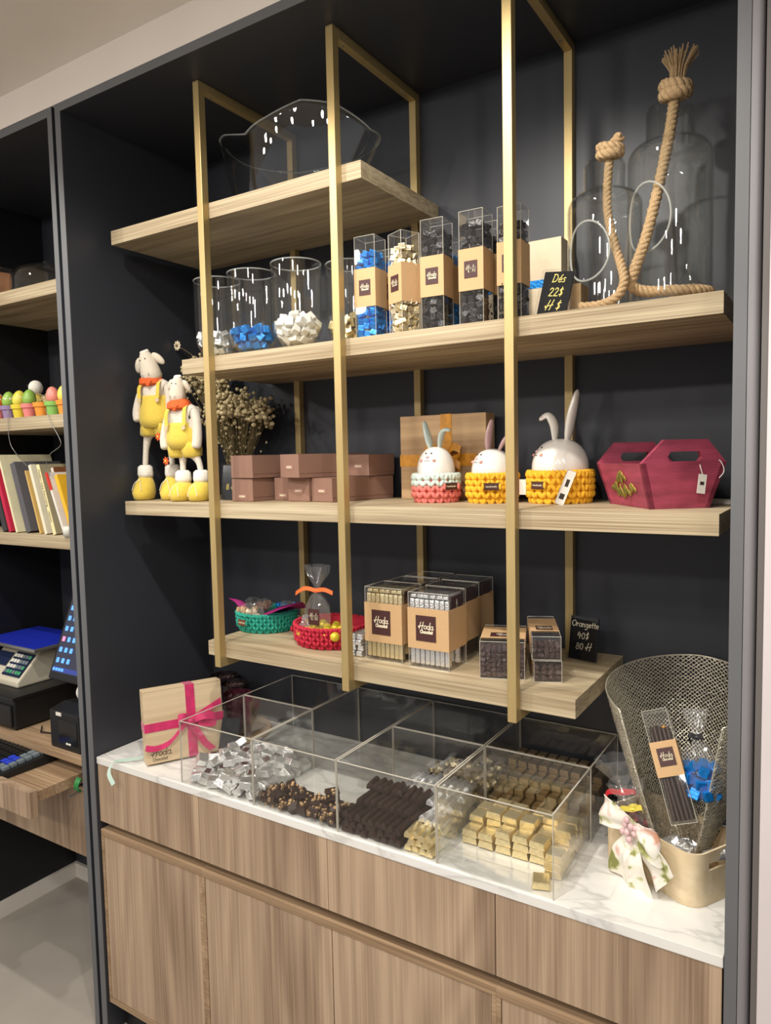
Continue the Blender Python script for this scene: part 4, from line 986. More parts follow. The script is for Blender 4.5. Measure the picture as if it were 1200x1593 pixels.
MB().box((0, 0, .038), (.019, .0006, .076)).obj('card', 'tagp', t, bevel=.002); box_obj('bar_print', 'inkdark', -.005, .005, -.0006, -.0003, .012, .024, t, 0); box_obj('mark_print', 'inkdark', -.003, .004, -.0006, -.0003, .040, .056, t, 0)
tag(MB().box((0, 0, 0), (.016, .0006, .034)).obj('paper_tag', 'tagp'), 'small white tag hanging between the two yellow crochet bowls', 'tag').location = (1.140, .315, ZS3 + .035)

# rabbits
def rabbit(x, y, z, r, hz, label, ears, look, body='ceramic', earm='ceramicblue', rz=0, ear_s=1.0):
    t = thing('ceramic_rabbit', label, 'figurine', (x, y, z), rz, 'egg shaped ceramic rabbits')
    prof = [(0, 0), (r * .55, .002)] + [(r * math.sin(a) * (1 + .0 * math.cos(a)), hz * .42 - hz * .42 * math.cos(a)) for a in [k * PI / 2 / 8 for k in range(3, 8)]] + [(r * math.cos(a) ** .85 if a < 1.5 else 0, hz * .42 + hz * .58 * math.sin(a)) for a in [k * PI / 2 / 10 for k in range(0, 11)]]
    MB().lathe(prof, 40).obj('body', body, t, smooth=True)
    for pts, wd, nm, lb in ears:
        b = MB(); P = spline([Vector(p) * ear_s + Vector((0, 0, hz)) for p in pts], 5); n = len(P)
        R_ = [wd * (.42 + .58 * math.sin(PI * min(1, (i / (n - 1)) * 1.0) ** .85)) * (1 if i < n - 1 else .45) for i in range(n)]
        b.tube(P, R_, 16, flat=.45); o = b.obj('ear', earm, t, smooth=True)
        b = MB(); b.tube([p + Vector((0, -wd * .32, 0)) for p in P[2:-2]], [q * .45 for q in R_[2:-2]], 10, flat=.4); b.obj('inner_ear', 'pinkc', o, smooth=True)
    f = MB(); c, s_ = math.cos(look), math.sin(look); zz = hz * .72
    def on(a, z_): 
        q = math.asin(max(-1, min(1, (z_ - hz * .42) / (hz * .58)))); rr = r * math.cos(q) ** .85; return (rr * math.cos(a), rr * math.sin(a), z_)
    for d in (-.22, .22): f.ell(on(look + d, zz + .012), (.0022,) * 3, n=8, m=6)
    f.obj('eyes', 'inkdark', t, smooth=True)
    f = MB(); f.ell(on(look, zz + .004), (.005, .004, .0032), n=10, m=6); f.obj('nose', 'pinkc', t, smooth=True)
    f = MB()
    for d in (-.42, .42): f.ell(on(look + d, zz - .004), (.0045, .0045, .0035), n=10, m=6)
    f.obj('cheeks', 'blush', t, smooth=True)
    f = MB()
    for d in (-1, 1): f.tube([Vector(on(look + d * q * .06, zz - .003 - .003 * math.sin(q * .9))) * 1.004 for q in range(4)], .0006, 4)
    f.obj('mouth', 'inkdark', t)
    return t
E1 = [([(-.012, 0, -.006), (-.020, 0, .025), (-.028, .0, .058)], .015, '', ''), ([(.010, 0, -.006), (.014, 0, .022), (.024, -.002, .036), (.040, -.006, .034)], .013, '', '')]
rabbit(.930, .300, ZS3 + .030, .045, .100, 'smallest white ceramic rabbit with mint ears in the coral bowl', E1, math.radians(-92), ear_s=1.05)
rabbit(1.066, .318, ZS3 + .030, .048, .092, 'white ceramic rabbit with grey pink ear half behind the brass post', [([(-.010, 0, -.006), (-.008, 0, .03), (.000, .0, .066)], .015, '', ''), ([(.016, 0, -.006), (.03, .004, .02), (.04, .01, .03)], .012, '', '')], math.radians(-125), earm='pinkc')
rabbit(1.213, .352, ZS3 + .030, .062, .110, 'largest ceramic rabbit with one tall ear and one folded ear', [([(.016, 0, -.008), (.026, 0, .05), (.040, .0, .105)], .020, '', ''), ([(-.012, 0, -.006), (-.014, 0, .030), (-.026, -.004, .052), (-.044, -.010, .042)], .018, '', '')], math.radians(-140), earm='ceramic')

# crimson wooden crate
t = thing('wooden_trug', 'crimson stained wooden trug with painted leaves and cut-out handles', 'basket', (1.438, .186, ZS3 + .0004), math.radians(38))
def endp(mb, y, dy, lean):
    w0, w1, h0, h1 = .058, .082, .085, .128
    P = [(-w0, 0), (w0, 0), (w1, h0), (.042, h1), (-.042, h1), (-w1, h0)]
    th = .010; hole = [(-.028, .088), (.028, .088), (.033, .096), (.028, .106), (-.028, .106), (-.033, .096)]
    vs = []; N_ = 6
    for yy in (0, th):
        for q in (P, hole):
            for px_, pz_ in q: vs.append((.062 + px_, y + lean * pz_ + yy * dy, pz_))
    fs = []
    # ring between outer and inner polygon, matched corner by corner (outer order re-indexed to the hole)
    om = [0, 1, 2, 3, 4, 5]; hm = [0, 1, 2, 3, 4, 5]
    for k in range(6):
        a, b = om[k], om[(k + 1) % 6]; c, d = 6 + hm[(k + 1) % 6], 6 + hm[k]
        fs += [(a, b, c, d), (12 + d, 12 + c, 12 + b, 12 + a), (a, a + 12, b + 12, b), (d, c, c + 12, d + 12)]
    mb.add(vs, fs)
mb = MB(); endp(mb, -.0, 1, -.16); mb.obj('end_panel', 'crim', t)
mb = MB(); endp(mb, .185, -1, .16); mb.obj('end_panel', 'crim', t)
for s in (-1, 1):
    x0, x1 = .062 + s * .058, .062 + s * .082; th = -s * .009
    vs = [(x0, 0, 0), (x0, .185, 0), (x1, .185 + .0136, .085), (x1, -.0136, .085)]; vs += [(x + th, y, z) for x, y, z in vs]
    o = MB().add(vs, [(0, 1, 2, 3), (7, 6, 5, 4), (0, 4, 5, 1), (1, 5, 6, 2), (2, 6, 7, 3), (3, 7, 4, 0)]).obj('side_panel', 'crim', t)
    if s < 0:
        mb = MB(); gm = MB()
        for (u, v, a, L) in ((.10, .058, .2, .022), (.085, .062, -.5, .022), (.128, .040, .9, .024), (.108, .032, .3, .026), (.080, .034, -.4, .024), (.050, .040, -.6, .018)):
            k = v / .085; c = Vector((x0 + (x1 - x0) * k - .0012, u, v))
            for st in (-1, 0, 1): mb.ell(c + Vector((-.0006, st * .007, -abs(st) * .004)), (.0010, .0046, L * .46), (a + st * .6, -.27, 0), n=8, m=6); gm.ell(c + Vector((.0002, st * .007, -abs(st) * .004)), (.0011, .0062, L * .54), (a + st * .6, -.27, 0), n=8, m=6)
        q = mb.obj('painted_leaves', 'leafgreen', o, smooth=True); gm.obj('gold_outline', 'goldpaint', o, smooth=True)
MB().bx(.008, .116, .004, .181, 0, .006).obj('bottom_panel', 'crim', t)
t = thing('price_tag', 'small white price tag looped on the crimson trug handle', 'tag', (1.520, .238, ZS3 + .062)); t.rotation_euler = (0, .12, .75)
MB().box((0, -.006, -.016), (.016, .0007, .036)).obj('card', 'tagp', t, bevel=.001)
box_obj('print', 'inkdark', -.004, .004, -.0068, -.0065, -.018, -.012, t, 0)
MB().tube(spline([(0, -.006, .0), (-.006, -.004, .016), (-.004, .004, .030), (.012, .002, .036), (.030, -.008, .030), (.038, -.012, .012), (.030, -.012, -.002)], 5), .0008, 5).obj('string', 'tagp', t)
tag(MB().bx(1.50, 1.57, .36, .45, ZS3 + .0003, ZS3 + .006).obj('folded_paper', 'tagp', bevel=.001), 'white folded paper lying behind the crimson trug', 'paper')

# ------------------------------------------------------------------ lowest shelf
crochet_bowl(.392, .292, ZS4, .086, .052, 5, 25, 'yarn_t', 'teal crochet bowl with leather tag and wrapped sweets', sy=.92, tagx=math.radians(-98), flare=.004, leather='leather')
crochet_bowl(.648, .250, ZS4, .098, .054, 5, 27, 'yarn_r', 'crimson crochet bowl holding a cellophane bag and yellow sweets', sy=.92, tagx=math.radians(-168), flare=.004)
def tissue(name, label, pts, m='purple'):
    mb = MB(); g = []
    for row in pts: g.append(spline(row, 4))
    mb.sheet(g, .0006); return tag(mb.obj(name, m, smooth=.8), label, 'tissue paper')
tissue('tissue_paper', 'purple tissue paper corner at the right of the teal bowl', [[(.41, .24, ZS4 + .045), (.45, .23, ZS4 + .055), (.50, .22, ZS4 + .075)], [(.40, .28, ZS4 + .045), (.46, .28, ZS4 + .07), (.53, .28, ZS4 + .088)], [(.42, .32, ZS4 + .04), (.47, .32, ZS4 + .055), (.51, .33, ZS4 + .06)]])
tissue('tissue_paper', 'purple tissue paper tip at the left of the teal bowl', [[(.325, .26, ZS4 + .04), (.318, .25, ZS4 + .07), (.300, .24, ZS4 + .084)], [(.345, .27, ZS4 + .04), (.330, .27, ZS4 + .07), (.31, .255, ZS4 + .080)]])
rn = random.Random(21)
for k, (x, y, z, r, m, lb) in enumerate(((.358, .25, .050, .026, 'kraft', 'tan wrapped sweets in clear film in the teal bowl, front left'), (.395, .245, .048, .024, 'cream', 'cream wrapped sweets in clear film in the teal bowl, front middle'), (.375, .30, .058, .024, 'brownbox', 'brown wrapped sweets in the middle of the teal bowl'), (.335, .30, .062, .022, 'darkfoil', 'dark green black wrapped sweets at the back left of the teal bowl'), (.425, .34, .050, .024, 'blue', 'blue wrapped sweets at the back right of the teal bowl'))):
    t = thing('sweet_bag', lb, 'sweets', (x, y, ZS4 + z)); mb = MB()
    for q in range(9): mb.box((0, 0, 0), (.014, .012, .010), T=Matrix.Translation((rn.uniform(-.8, .8) * r, rn.uniform(-.7, .7) * r, rn.uniform(-.4, .4) * r)) @ Euler(rot3(rn)).to_matrix().to_4x4())
    o = mb.obj('sweets', m, t, bevel=.002); o['kind'] = 'stuff'
    mb = MB(); mb.ell((0, 0, 0), (r * 1.25, r * 1.1, r * .85), n=12, m=8); mb.v = [(x_ * rn.uniform(.85, 1.1), y_ * rn.uniform(.85, 1.1), z_ * rn.uniform(.8, 1.15)) for x_, y_, z_ in mb.v]; mb.obj('clear_film', 'cello', t)
def cello_bag(name, label, loc, r, h, tie, tw, top_r, rz=0, rot=None, tie_z=None, lab=True, contents=None):
    t = thing(name, label, 'bag', loc, rz, rot=rot); tz = tie_z or h * .62; mb = MB(); n = 26; rn_ = random.Random(int(r * 1e5)); g = []
    ph = [rn_.uniform(0, 6.28) for _ in range(5)]
    for z, rr in ((.0, r * .55), (.006, r * .85), (h * .16, r), (h * .36, r * .95), (tz - .018, r * .55), (tz, .006), (tz + .012, r * .28), (h * .88, top_r * .9), (h, top_r)):
        row = []
        for k in range(n + 1):
            a = 2 * PI * k / n; q = 1 + .10 * math.sin(5 * a + ph[0] + z * 30) + .09 * math.sin(8 * a + ph[1] - z * 50) * (1 if z > tz else .5); row.append((rr * q * math.cos(a), rr * q * math.sin(a) * (.72 if z > tz else .85), z))
        g.append(row)
    mb.sheet(g); mb.obj('cellophane', 'cello', t, smooth=.5)
    b = MB(); b.tube([(.007 * math.cos(a), .007 * math.sin(a), tz) for a in [k * PI / 6 for k in range(13)]], .004, 6, cap=False)
    ribbon(b, [(0, -.008, tz), (-.03 * min(1, tw + .25), -.012, tz + .004), (-.062 * tw, -.010, tz - .012)], (0, .002, .010)); ribbon(b, [(0, -.008, tz), (.03 * min(1, tw + .25), -.012, tz + .005), (.055 * tw, -.010, tz - .002)], (0, .002, .010))
    b.obj('ribbon_tie', tie, t, smooth=.8)
    return t
t = cello_bag('cellophane_bag', 'clear cellophane bag tied with orange ribbon in the crimson bowl', (.625, .225, ZS4 + .034), .034, .165, 'orangerib', 1.0, .034)
logo(t, (.010, -.030, .040), .034)
for k in range(5): inst(CH['silver'], 'silver_foil_cube', (.590 + .011 * (k % 3) - .004, .215 + .012 * (k // 3), ZS4 + .045 + .012 * (k % 2)), rot3(rn), 'silver foil chocolate inside the orange tied bag', 'chocolate', 'silver chocolates in the orange tied bag')
ym = mat('yellow_foil', (226, 200, 60), .3, metal=.3, bump=.6, bscale=140)
yb = MB(); yb.ell((0, 0, 0), (.0125, .0125, .0115), n=14, m=9); yb = yb.mesh('wrapped_sweet', ym, True)
P = pack(22, .0122, lambda P: np.stack([np.clip(P[:, 0], -.062, .062), np.clip(P[:, 1], -.062, .05), np.maximum(P[:, 2], .022)], 1), 6, lambda g: (g.uniform(-.06, .06), g.uniform(-.06, .05), g.uniform(.03, .08)))
for p in P: inst(yb, 'wrapped_sweet', (.655 + p[0] * .9, .235 + p[1] * .9, ZS4 + p[2] + .014), rot3(rn), 'round yellow foil sweet in the crimson crochet bowl', 'sweet', 'yellow foil sweets in the crimson bowl')
rope_bits = MB(); rope_bits.tube(spline([(.70, .34, ZS4 + .05), (.76, .36, ZS4 + .062), (.80, .37, ZS4 + .06)], 5), .006, 8)

# silver finger bars lying left of the big boxes
fb = MB(); fb.prism([(-.009, -.006), (.009, -.006), (.0065, .006), (-.0065, .006)], -.030, .030); fbm = {k: fb.mesh('wrapped_bar', k, bevel=.0018) for k in ('silver', 'gold', 'palegold', 'bronze', 'choc')}
for i in range(2):
    for j in range(4):
        inst(fbm['silver'], 'wrapped_bar', (.770 + .020 * i, .195 + .004 * (j % 2), ZS4 + .0075 + .0132 * j), (0, 0, .05 * ((j + i) % 3 - 1)), 'silver foil bar stacked left of the big clear boxes', 'chocolate', 'stacked silver bars beside the big boxes')
t = tag(MB().bx(.766, .806, .235, .30, ZS4 + .0003, ZS4 + .058).obj('kraft_box', 'kraft', bevel=.001), 'small kraft box hidden behind the stacked silver bars', 'box')

# big clear boxes
def big_box(x, y, w_, d, h, key, label, what, front=True, sl=(.043, .134), rz=0, logo_=True, side=True):
    t = thing('clear_gift_box', label, 'box', (x, y, ZS4 + .0004), rz, 'big clear boxes of chocolate bars')
    clear_case(t, w_, d, h); s = sleeve(t, w_, d, *sl)
    if logo_: logo(s, (w_ * .45, -.0016, (sl[0] + sl[1]) / 2 + .001), .050, h=.057)
    if front:
        n = 8; me = fbm[key]; rn_ = random.Random(int(x * 1000))
        for z0 in (.003, h - .040):
            for j in range(2):
                for i in range(n):
                    p = (x + .0065 + (w_ - .013) * i / (n - 1), y + .012 + .045 * j * (1 if z0 < .1 else .8), ZS4 + z0 + (.033 if z0 < .1 else .012))
                    inst(me, 'wrapped_bar', p, (PI / 2, 0, PI / 2 + rn_.uniform(-.12, .12)), what, 'chocolate', what.replace('bar', 'bars'), (.8, .95 if z0 < .1 else .42, .78))
        # bars lying flat across the top
        for i in range(6):
            inst(me, 'wrapped_bar', (x + .010 + .0158 * i, y + .040, ZS4 + h - .009), (0, 0, rn_.uniform(-.06, .06)), what, 'chocolate', what.replace('bar', 'bars'), (.85, 1.1, .6))
    # inner dark cards seen through the right side
    if side: MB().bx(w_ - .004, w_ - .002, .020, d - .012, h - .036, h - .008).obj('inner_label', 'logo', t)
    return t
big_box(.812, .163, .098, .084, .170, 'gold', 'big clear box of gold foil bars with kraft sleeve', 'gold foil bar in the big clear box')
big_box(.931, .158, .100, .084, .168, 'silver', 'big clear box of silver foil bars with kraft sleeve', 'silver foil bar in the big clear box')
for (x, y, lb) in ((.812, .254, 'big clear box directly behind the gold bar box'), (.925, .250, 'big clear box directly behind the silver bar box'), (.812, .345, 'big clear box at the back, behind the left stack'), (.922, .336, 'big clear box at the back, right, in shade')):
    t = big_box(x, y, .098, .080, .168, 'bronze', lb, '', False, logo_=False)
    box_obj('dark_contents', 'choc', .004, .090, .006, .074, .003, .160, t, .004)

# small clear boxes of dark pieces
def small_box(x, y, z, rz, w_, h, L, label, sl0=.03):
    t = thing('clear_gift_box', label, 'box', (x, y, z), math.radians(rz), 'small clear boxes of dark chocolate pieces')
    clear_case(t, w_, L, h)
    e = .0006; b = MB(); b.bx(-e, w_ + e, sl0, L * .86, h + .0006, h + .0012); b.bx(-.0014, -.0006, sl0, L * .86, .002, h); b.bx(w_ + .0006, w_ + .0014, sl0, L * .86, .002, h); s = b.obj('paper_sleeve', 'kraft', t)
    l = MB().bx(w_ * .2, w_ * .8, sl0 + .01, sl0 + .045, h + .0013, h + .0017).obj('logo_label', 'logo', s)
    o = bpy.data.objects.new('lettering', logo_mesh(.04, 'ink')); col.objects.link(o); o.parent = l; at(o, (w_ / 2, sl0 + .028, h + .0018), (-PI / 2, 0, 0))
    mb = MB(); rn_ = random.Random(int(x * 999 + z * 77))
    nx, nz = int(w_ / .0115), int((h - .008) / .0105)
    for i in range(nx):
        for k in range(nz):
            for j in range(3):
                mb.box((0, 0, 0), (.013, .011, .009), T=Matrix.Translation((.006 + (w_ - .012) * i / max(1, nx - 1), .008 + .011 * j, .007 + .0105 * k)) @ Euler(rot3(rn_)).to_matrix().to_4x4())
    o = mb.obj('chocolate_pieces', 'choccolate_shard', t, bevel=.0015, seg=1); o['kind'] = 'stuff'
    return t
small_box(1.108, .150, ZS4 + .001, 20, .092, .078, .150, 'wide clear box of dark pieces beside the right brass post')
small_box(1.216, .178, ZS4 + .001, 24, .056, .044, .16, 'small clear box of dark pieces, lower of the two stacked', .04)
small_box(1.213, .176, ZS4 + .0475, 24, .058, .048, .19, 'small clear box of dark pieces lying on top of the other one', .045)

# ------------------------------------------------------------------ counter: gift box with magenta ribbon
t = thing('wooden_gift_box', 'pale wooden gift box with magenta ribbon standing on the marble counter', 'box', (.186, .030, ZC + .0056)); ang = math.atan2(.187, .105)
t.rotation_euler = (math.radians(-6.5), 0, ang); GW, GD, GH = .212, .046, .196
box_obj('box_body', 'pale', 0, GW, 0, GD, 0, GH - .004, t, .0008); box_obj('lid_edge', 'pale', 0, GW, 0, GD, GH - .0035, GH, t, .0008)
rb = MB().bx(.112, .137, -.0012, GD + .001, 0, GH + .001).bx(-.001, GW + .001, -.0014, GD + .0012, .085, .108).obj('ribbon_band', 'magenta', t)
mb = MB(); c = Vector((.120, -.004, .098)); V3 = Vector
ribbon(mb, [c, c + V3((-.014, -.018, .016)), c + V3((-.032, -.016, .016)), c + V3((-.030, -.008, -.004)), c], (0, .004, .018))
ribbon(mb, [c, c + V3((.03, -.020, .012)), c + V3((.066, -.018, .004)), c + V3((.060, -.010, -.014)), c + V3((.02, -.008, -.006))], (0, .004, .020))
ribbon(mb, [c, c + V3((.04, -.006, .020)), c + V3((.088, -.002, .040))], (0, .002, .018))
ribbon(mb, [c, c + V3((-.03, -.010, -.018)), c + V3((-.06, -.008, -.046)), c + V3((-.095, -.006, -.056)), c + V3((-.122, -.004, -.050))], (.004, .002, .015))
ribbon(mb, [c, c + V3((.018, -.008, -.035)), c + V3((.035, -.010, -.065)), c + V3((.055, -.012, -.085))], (.018, .002, .006))
mb.ell(c + V3((0, -.010, 0)), (.010, .007, .010), n=12, m=8); mb.obj('bow', 'magenta', rb, smooth=.8)
mb = MB(); strokes(mb, 'Hoda', .013, .019, .021, .0012, None, .15, y=-.0003); strokes(mb, 'Chocolat', .016, .007, .0095, .0009, None, 0, y=-.0003, track=1.1); mb.obj('lettering', 'inkdark', t, label='dark printed lettering')
mb = MB(); ribbon(mb, [(.150, .100, ZC + .045), (.135, .080, ZC + .060), (.130, .070, ZC + .035), (.150, .065, ZC + .018), (.135, .045, ZC + .010), (.105, .018, ZC + .008), (.085, .0, ZC + .005), (.080, -.012, ZC - .022), (.098, -.012, ZC - .050)], (.007, .006, .008))
tag(mb.obj('loose_ribbon', 'mint', smooth=.8), 'loose pale mint ribbon trailing over the counter edge', 'ribbon')

# vases on a round board
tag(MB().lathe([(0, 0), (.125, 0), (.13, .006), (.125, .012), (0, .012)], 48).obj('round_board', 'board', smooth=.6), 'round pale wooden board under the dark mosaic pots', 'board').location = (.195, .325, ZC + .0003)
for k, (x, y, r, h, m, lb) in enumerate(((.262, .300, .043, .125, 'vaser', 'dark red mosaic pot on the round board, front'), (.188, .362, .043, .128, 'vase', 'black mosaic pot on the round board, middle'), (.108, .400, .043, .130, 'vase', 'black mosaic pot at the back behind the wooden gift box'))):
    t = thing('mosaic_pot', lb, 'pot', (x, y, ZC + .0126), k, 'dark mosaic pots')
    MB().lathe([(0, 0), (r * .72, 0), (r * .8, .004), (r, .05), (r * 1.02, h), (r * .94, h), (r * .9, .05), (r * .7, .010), (0, .010)], 40).obj('pot', m, t, smooth=.8)
    mb = MB(); rn_ = random.Random(k)
    for q in range(60): 
        a = rn_.uniform(0, 6.28); rr = r * .85 * math.sqrt(rn_.random()); mb.ell((rr * math.cos(a), rr * math.sin(a), h - .014 + rn_.uniform(-.003, .003)), (.004, .003, .003), rot3(rn_), n=6, m=4)
    o = mb.obj('cocoa_pieces', 'choccolate_shard', t); o['kind'] = 'stuff'; MB().lathe([(0, .02), (r * .88, .02), (r * .93, h - .016), (0, h - .016)], 24).obj('filling', 'nutchoc', t)
t = thing('blank_sign', 'black card sign leaning behind the silver chocolates', 'sign', (.300, .175, ZC + .001)); t.rotation_euler = (-.30, .12, math.radians(35))
box_obj('card', 'blackgloss', 0, .050, 0, .004, 0, .105, t, .001)

# ------------------------------------------------------------------ acrylic bins
def bin_(x0, x1, y0, y1, label, back=True):
    t = thing('acrylic_bin', label, 'bin', (x0, y0, ZC + .0002), 0, 'clear acrylic chocolate bins'); w_, d, h, e = x1 - x0, y1 - y0, .1605, .003
    for nm, a in (('front_pane', (0, w_, 0, e)), ('back_pane', (0, w_, d - e, d)), ('side_pane', (0, e, e, d - e)), ('side_pane', (w_ - e, w_, e, d - e))):
        b = MB(); b.bx(a[0], a[1], a[2], a[3], .0, h - .0012); p = b.obj(nm, 'acrylic', t)
        b = MB(); b.bx(a[0], a[1], a[2], a[3], h - .0012, h)
        if nm == 'front_pane' or nm == 'back_pane':
            for xx in (0, w_): b.bx(xx - .0004, xx + .0008, a[2], a[3], 0, h)
        b.obj('polished_edge', 'edge', p, label='bright polished rim')
    MB().bx(e, w_ - e, e, d - e, 0, .002).obj('bottom_pane', 'acrylic', t)
    return t
XB = (.337, .5795, .5825, .8245, .8275, 1.0705, 1.0735, 1.3125); YB = (.0140, .2470, .2480, .4585)
bin_(XB[0], XB[1], YB[0], YB[1], 'front left acrylic bin full of silver squares')
bin_(XB[0], XB[1], YB[2], YB[3], 'empty back left acrylic bin beside the mosaic pots')
bin_(XB[2], XB[3], YB[0], YB[3], 'long acrylic bin with nut chocolates at its front')
bin_(XB[4], XB[5], YB[0], YB[1], 'front acrylic bin with dark, silver and gold stick chocolates')
bin_(XB[4], XB[5], YB[2], YB[3], 'back acrylic bin with brown and gold twist wrapped chocolates')
bin_(XB[6], XB[7], YB[0], YB[1], 'front right acrylic bin with gold foil bars')
bin_(XB[6], XB[7], YB[2], YB[3], 'back right acrylic bin packed with bronze foil bars')
ZB = ZC + .0026
def binclamp(x0, x1, y0, y1, r, hf=None):
    def f(P):
        P[:, 0] = np.clip(P[:, 0], x0 + r, x1 - r); P[:, 1] = np.clip(P[:, 1], y0 + r, y1 - r); P[:, 2] = np.maximum(P[:, 2], r * .92); return P
    return f
# silver squares
sq = MB(); sq.prism([(-.0155, -.009), (.0155, -.009), (.0125, .009), (-.0125, .009)], -.0145, .0145); sqm = sq.mesh('silver_foil_square', 'silver', bevel=.0022)
P = pack(92, .0150, binclamp(XB[0] + .003, XB[1] - .003, YB[0] + .006, YB[1] - .004, .0145), 31, lambda g: (g.uniform(.35, .57), g.uniform(.03 + .0, .24), g.uniform(.02, .10)))
rn = random.Random(8); lm = MB(); lm.box((0, 0, .0094), (.017, .015, .0006)); lmm = lm.mesh('label', 'logo')
for i, p in enumerate(P):
    o = inst(sqm, 'silver_foil_square', (p[0], p[1], ZB + p[2]), (rn.gauss(0, .28), rn.gauss(0, .28), rn.uniform(0, 6.28)), 'silver foil square in the front left bin', 'chocolate', 'silver foil squares in the front left bin')
    if i % 9 == 3:
        l = bpy.data.objects.new('label', lmm); col.objects.link(l); l.parent = o; o['label'] = 'silver foil square with dark label in the front left bin'; o['group'] = 'labelled silver foil squares in the front left bin'
# nut chocolates
def nut_mesh(seed):
    r = random.Random(seed); b = MB(); b.box((0, 0, 0), (.026, .030, .022), mi=0)
    b.v = [(x * r.uniform(.75, 1.15), y * r.uniform(.8, 1.1), z * r.uniform(.8, 1.1)) for x, y, z in b.v]
    for k in range(11):
        s = r.choice((-1, 1)); ax = r.randrange(3); p = [r.uniform(-.010, .010), r.uniform(-.012, .012), r.uniform(-.008, .008)]; p[ax] = s * (.012, .014, .0105)[ax]
        b.ell(p, (r.uniform(.003, .0055),) * 3, n=8, m=6, mi=1)
    return b.mesh('nut_chocolate', ['nutchoc', 'nut'], bevel=.0012)
nm = [nut_mesh(i) for i in range(4)]
P = pack(26, .0148, binclamp(XB[2] + .004, XB[3] - .003, YB[0] + .006, .098, .0148), 33, lambda g: (g.uniform(.60, .82), g.uniform(.03, .09), g.uniform(.02, .08)))
for i, p in enumerate(P):
    inst(nm[i % 4], 'nut_chocolate', (p[0], p[1], ZB + p[2]), (rn.gauss(0, .3), rn.gauss(0, .3), rn.uniform(0, 6.28)), 'dark chocolate chunk with hazelnuts at the front of the long bin', 'chocolate', 'nut chocolates in the long bin')
# half round sticks
st = MB(); n = 10; pr = [(.0105 * math.cos(a), -.006 + .0165 * math.sin(a)) for a in [k * PI / n for k in range(n + 1)]]; pr = [(-.0105, -.0085), (.0105, -.0085)] + pr[0:]
st.prism(pr, -.029, .029); st.v = [(x * .79, y * .80, z * .80) for x, y, z in st.v]; stm = {k: st.mesh('wrapped_stick', k, smooth=.6, bevel=.0012) for k in ('choc', 'silver', 'gold')}
def stack(key, x0, cols, y, layers, dz, label, group, dx=.0170, jit=.035):
    for l in range(layers):
        for c in range(cols - (l % 2 if cols > 3 else 0)):
            x = x0 + dx * (c + .5 + .5 * (l % 2)); inst(stm[key], 'wrapped_stick', (x, y + rn.uniform(-.004, .004), ZB + .0072 + .0141 * l), (rn.gauss(0, jit), 0, rn.gauss(0, jit)), label, 'chocolate', group)
lb = 'dark brown foil stick in the front middle bin'; gp = 'dark foil sticks in the front middle bin'
stack('choc', XB[4] + .004, 9, .044, 3, 0, lb, gp); stack('choc', XB[4] + .005, 9, .090, 4, 0, lb, gp); stack('choc', XB[4] + .006, 9, .134, 5, 0, lb, gp, jit=.07)
stack('gold', XB[4] + .163, 4, .044, 3, 0, 'gold foil stick at the front right of the middle bin', 'gold foil sticks in the front middle bin')
lb = 'silver foil stick behind the dark ones in the middle bin'; gp = 'silver foil sticks in the front middle bin'
stack('silver', XB[4] + .075, 9, .218, 5, 0, lb, gp, jit=.08); stack('silver', XB[4] + .100, 8, .176, 5, 0, lb, gp, jit=.08); stack('silver', XB[4] + .166, 4, .132, 5, 0, lb, gp, jit=.08); stack('silver', XB[4] + .166, 4, .088, 4, 0, lb, gp, jit=.08)
# twisted wrapped balls
def twist_mesh(k1, k2):
    b = MB(); b.ell((0, 0, 0), (.0125, .0115, .0115), n=10, m=7, mi=0)
    for s in (-1, 1):
        g_ = []
        for i, (x, r) in enumerate(((.010, .0035), (.014, .003), (.021, .010))):
            g_.append([(s * x, r * math.cos(a) * (1 + .3 * math.sin(3 * a)), r * math.sin(a)) for a in [q * 2 * PI / 8 for q in range(9)]])
        b.sheet(g_, 0, 1)
    return b.mesh('twist_wrapped_chocolate', [k1, k2])
tw = [twist_mesh('bronze', 'palegold'), twist_mesh('choc', 'palegold'), twist_mesh('palegold', 'cello')]
P = pack(70, .0140, binclamp(XB[4] + .050, XB[5] - .003, YB[2] + .006, YB[3] - .006, .0140), 35, lambda g: (g.uniform(.90, 1.06), g.uniform(.26, .44), g.uniform(.02, .12)))
for i, p in enumerate(P): inst(tw[i % 3], 'twist_wrapped_chocolate', (p[0], p[1], ZB + p[2]), rot3(rn), 'brown and gold twist wrapped chocolate in the back middle bin', 'chocolate', 'twist wrapped chocolates in the back middle bin')
# gold bars
gb = MB(); gb.prism([(-.0175, -.0072), (.0175, -.0072), (.0150, .0072), (-.0150, .0072)], -.0165, .0165); gbm = gb.mesh('gold_foil_bar', 'gold', bevel=.0016)
lb = 'gold foil bar in the front right bin'; gp = 'gold foil bars in the front right bin'
for r_, (y, ly, c0) in enumerate(((.126, 3, 0), (.164, 4, 0), (.202, 4, 0), (.232, 3, 0))):
    for c in range(6):
        for l in range(max(1, ly - (1 if (c in (0,) or (c + r_) % 4 == 1) else 0))):
            if c == 0 and r_ == 0 and l > 1: continue
            inst(gbm, 'gold_foil_bar', (XB[6] + .024 + .0375 * c + rn.uniform(-.001, .001), y + rn.uniform(-.0015, .0015), ZB + .0075 + .0150 * l), (rn.gauss(0, .02), rn.gauss(0, .02), rn.gauss(0, .05)), lb, 'chocolate', gp)
for l, (x, y, rz) in enumerate(((.2145, .092, .1), (.2145, .094, .0), (.216, .096, .05))): inst(gbm, 'gold_foil_bar', (XB[6] + x, y, ZB + .0075 + .0150 * l), (0, 0, rz), lb, 'chocolate', gp)
inst(gbm, 'gold_foil_bar', (XB[6] + .205, .045, ZB + .0080), (.05, 0, .35), 'single gold foil bar lying apart at the front of the right bin', 'chocolate', None)
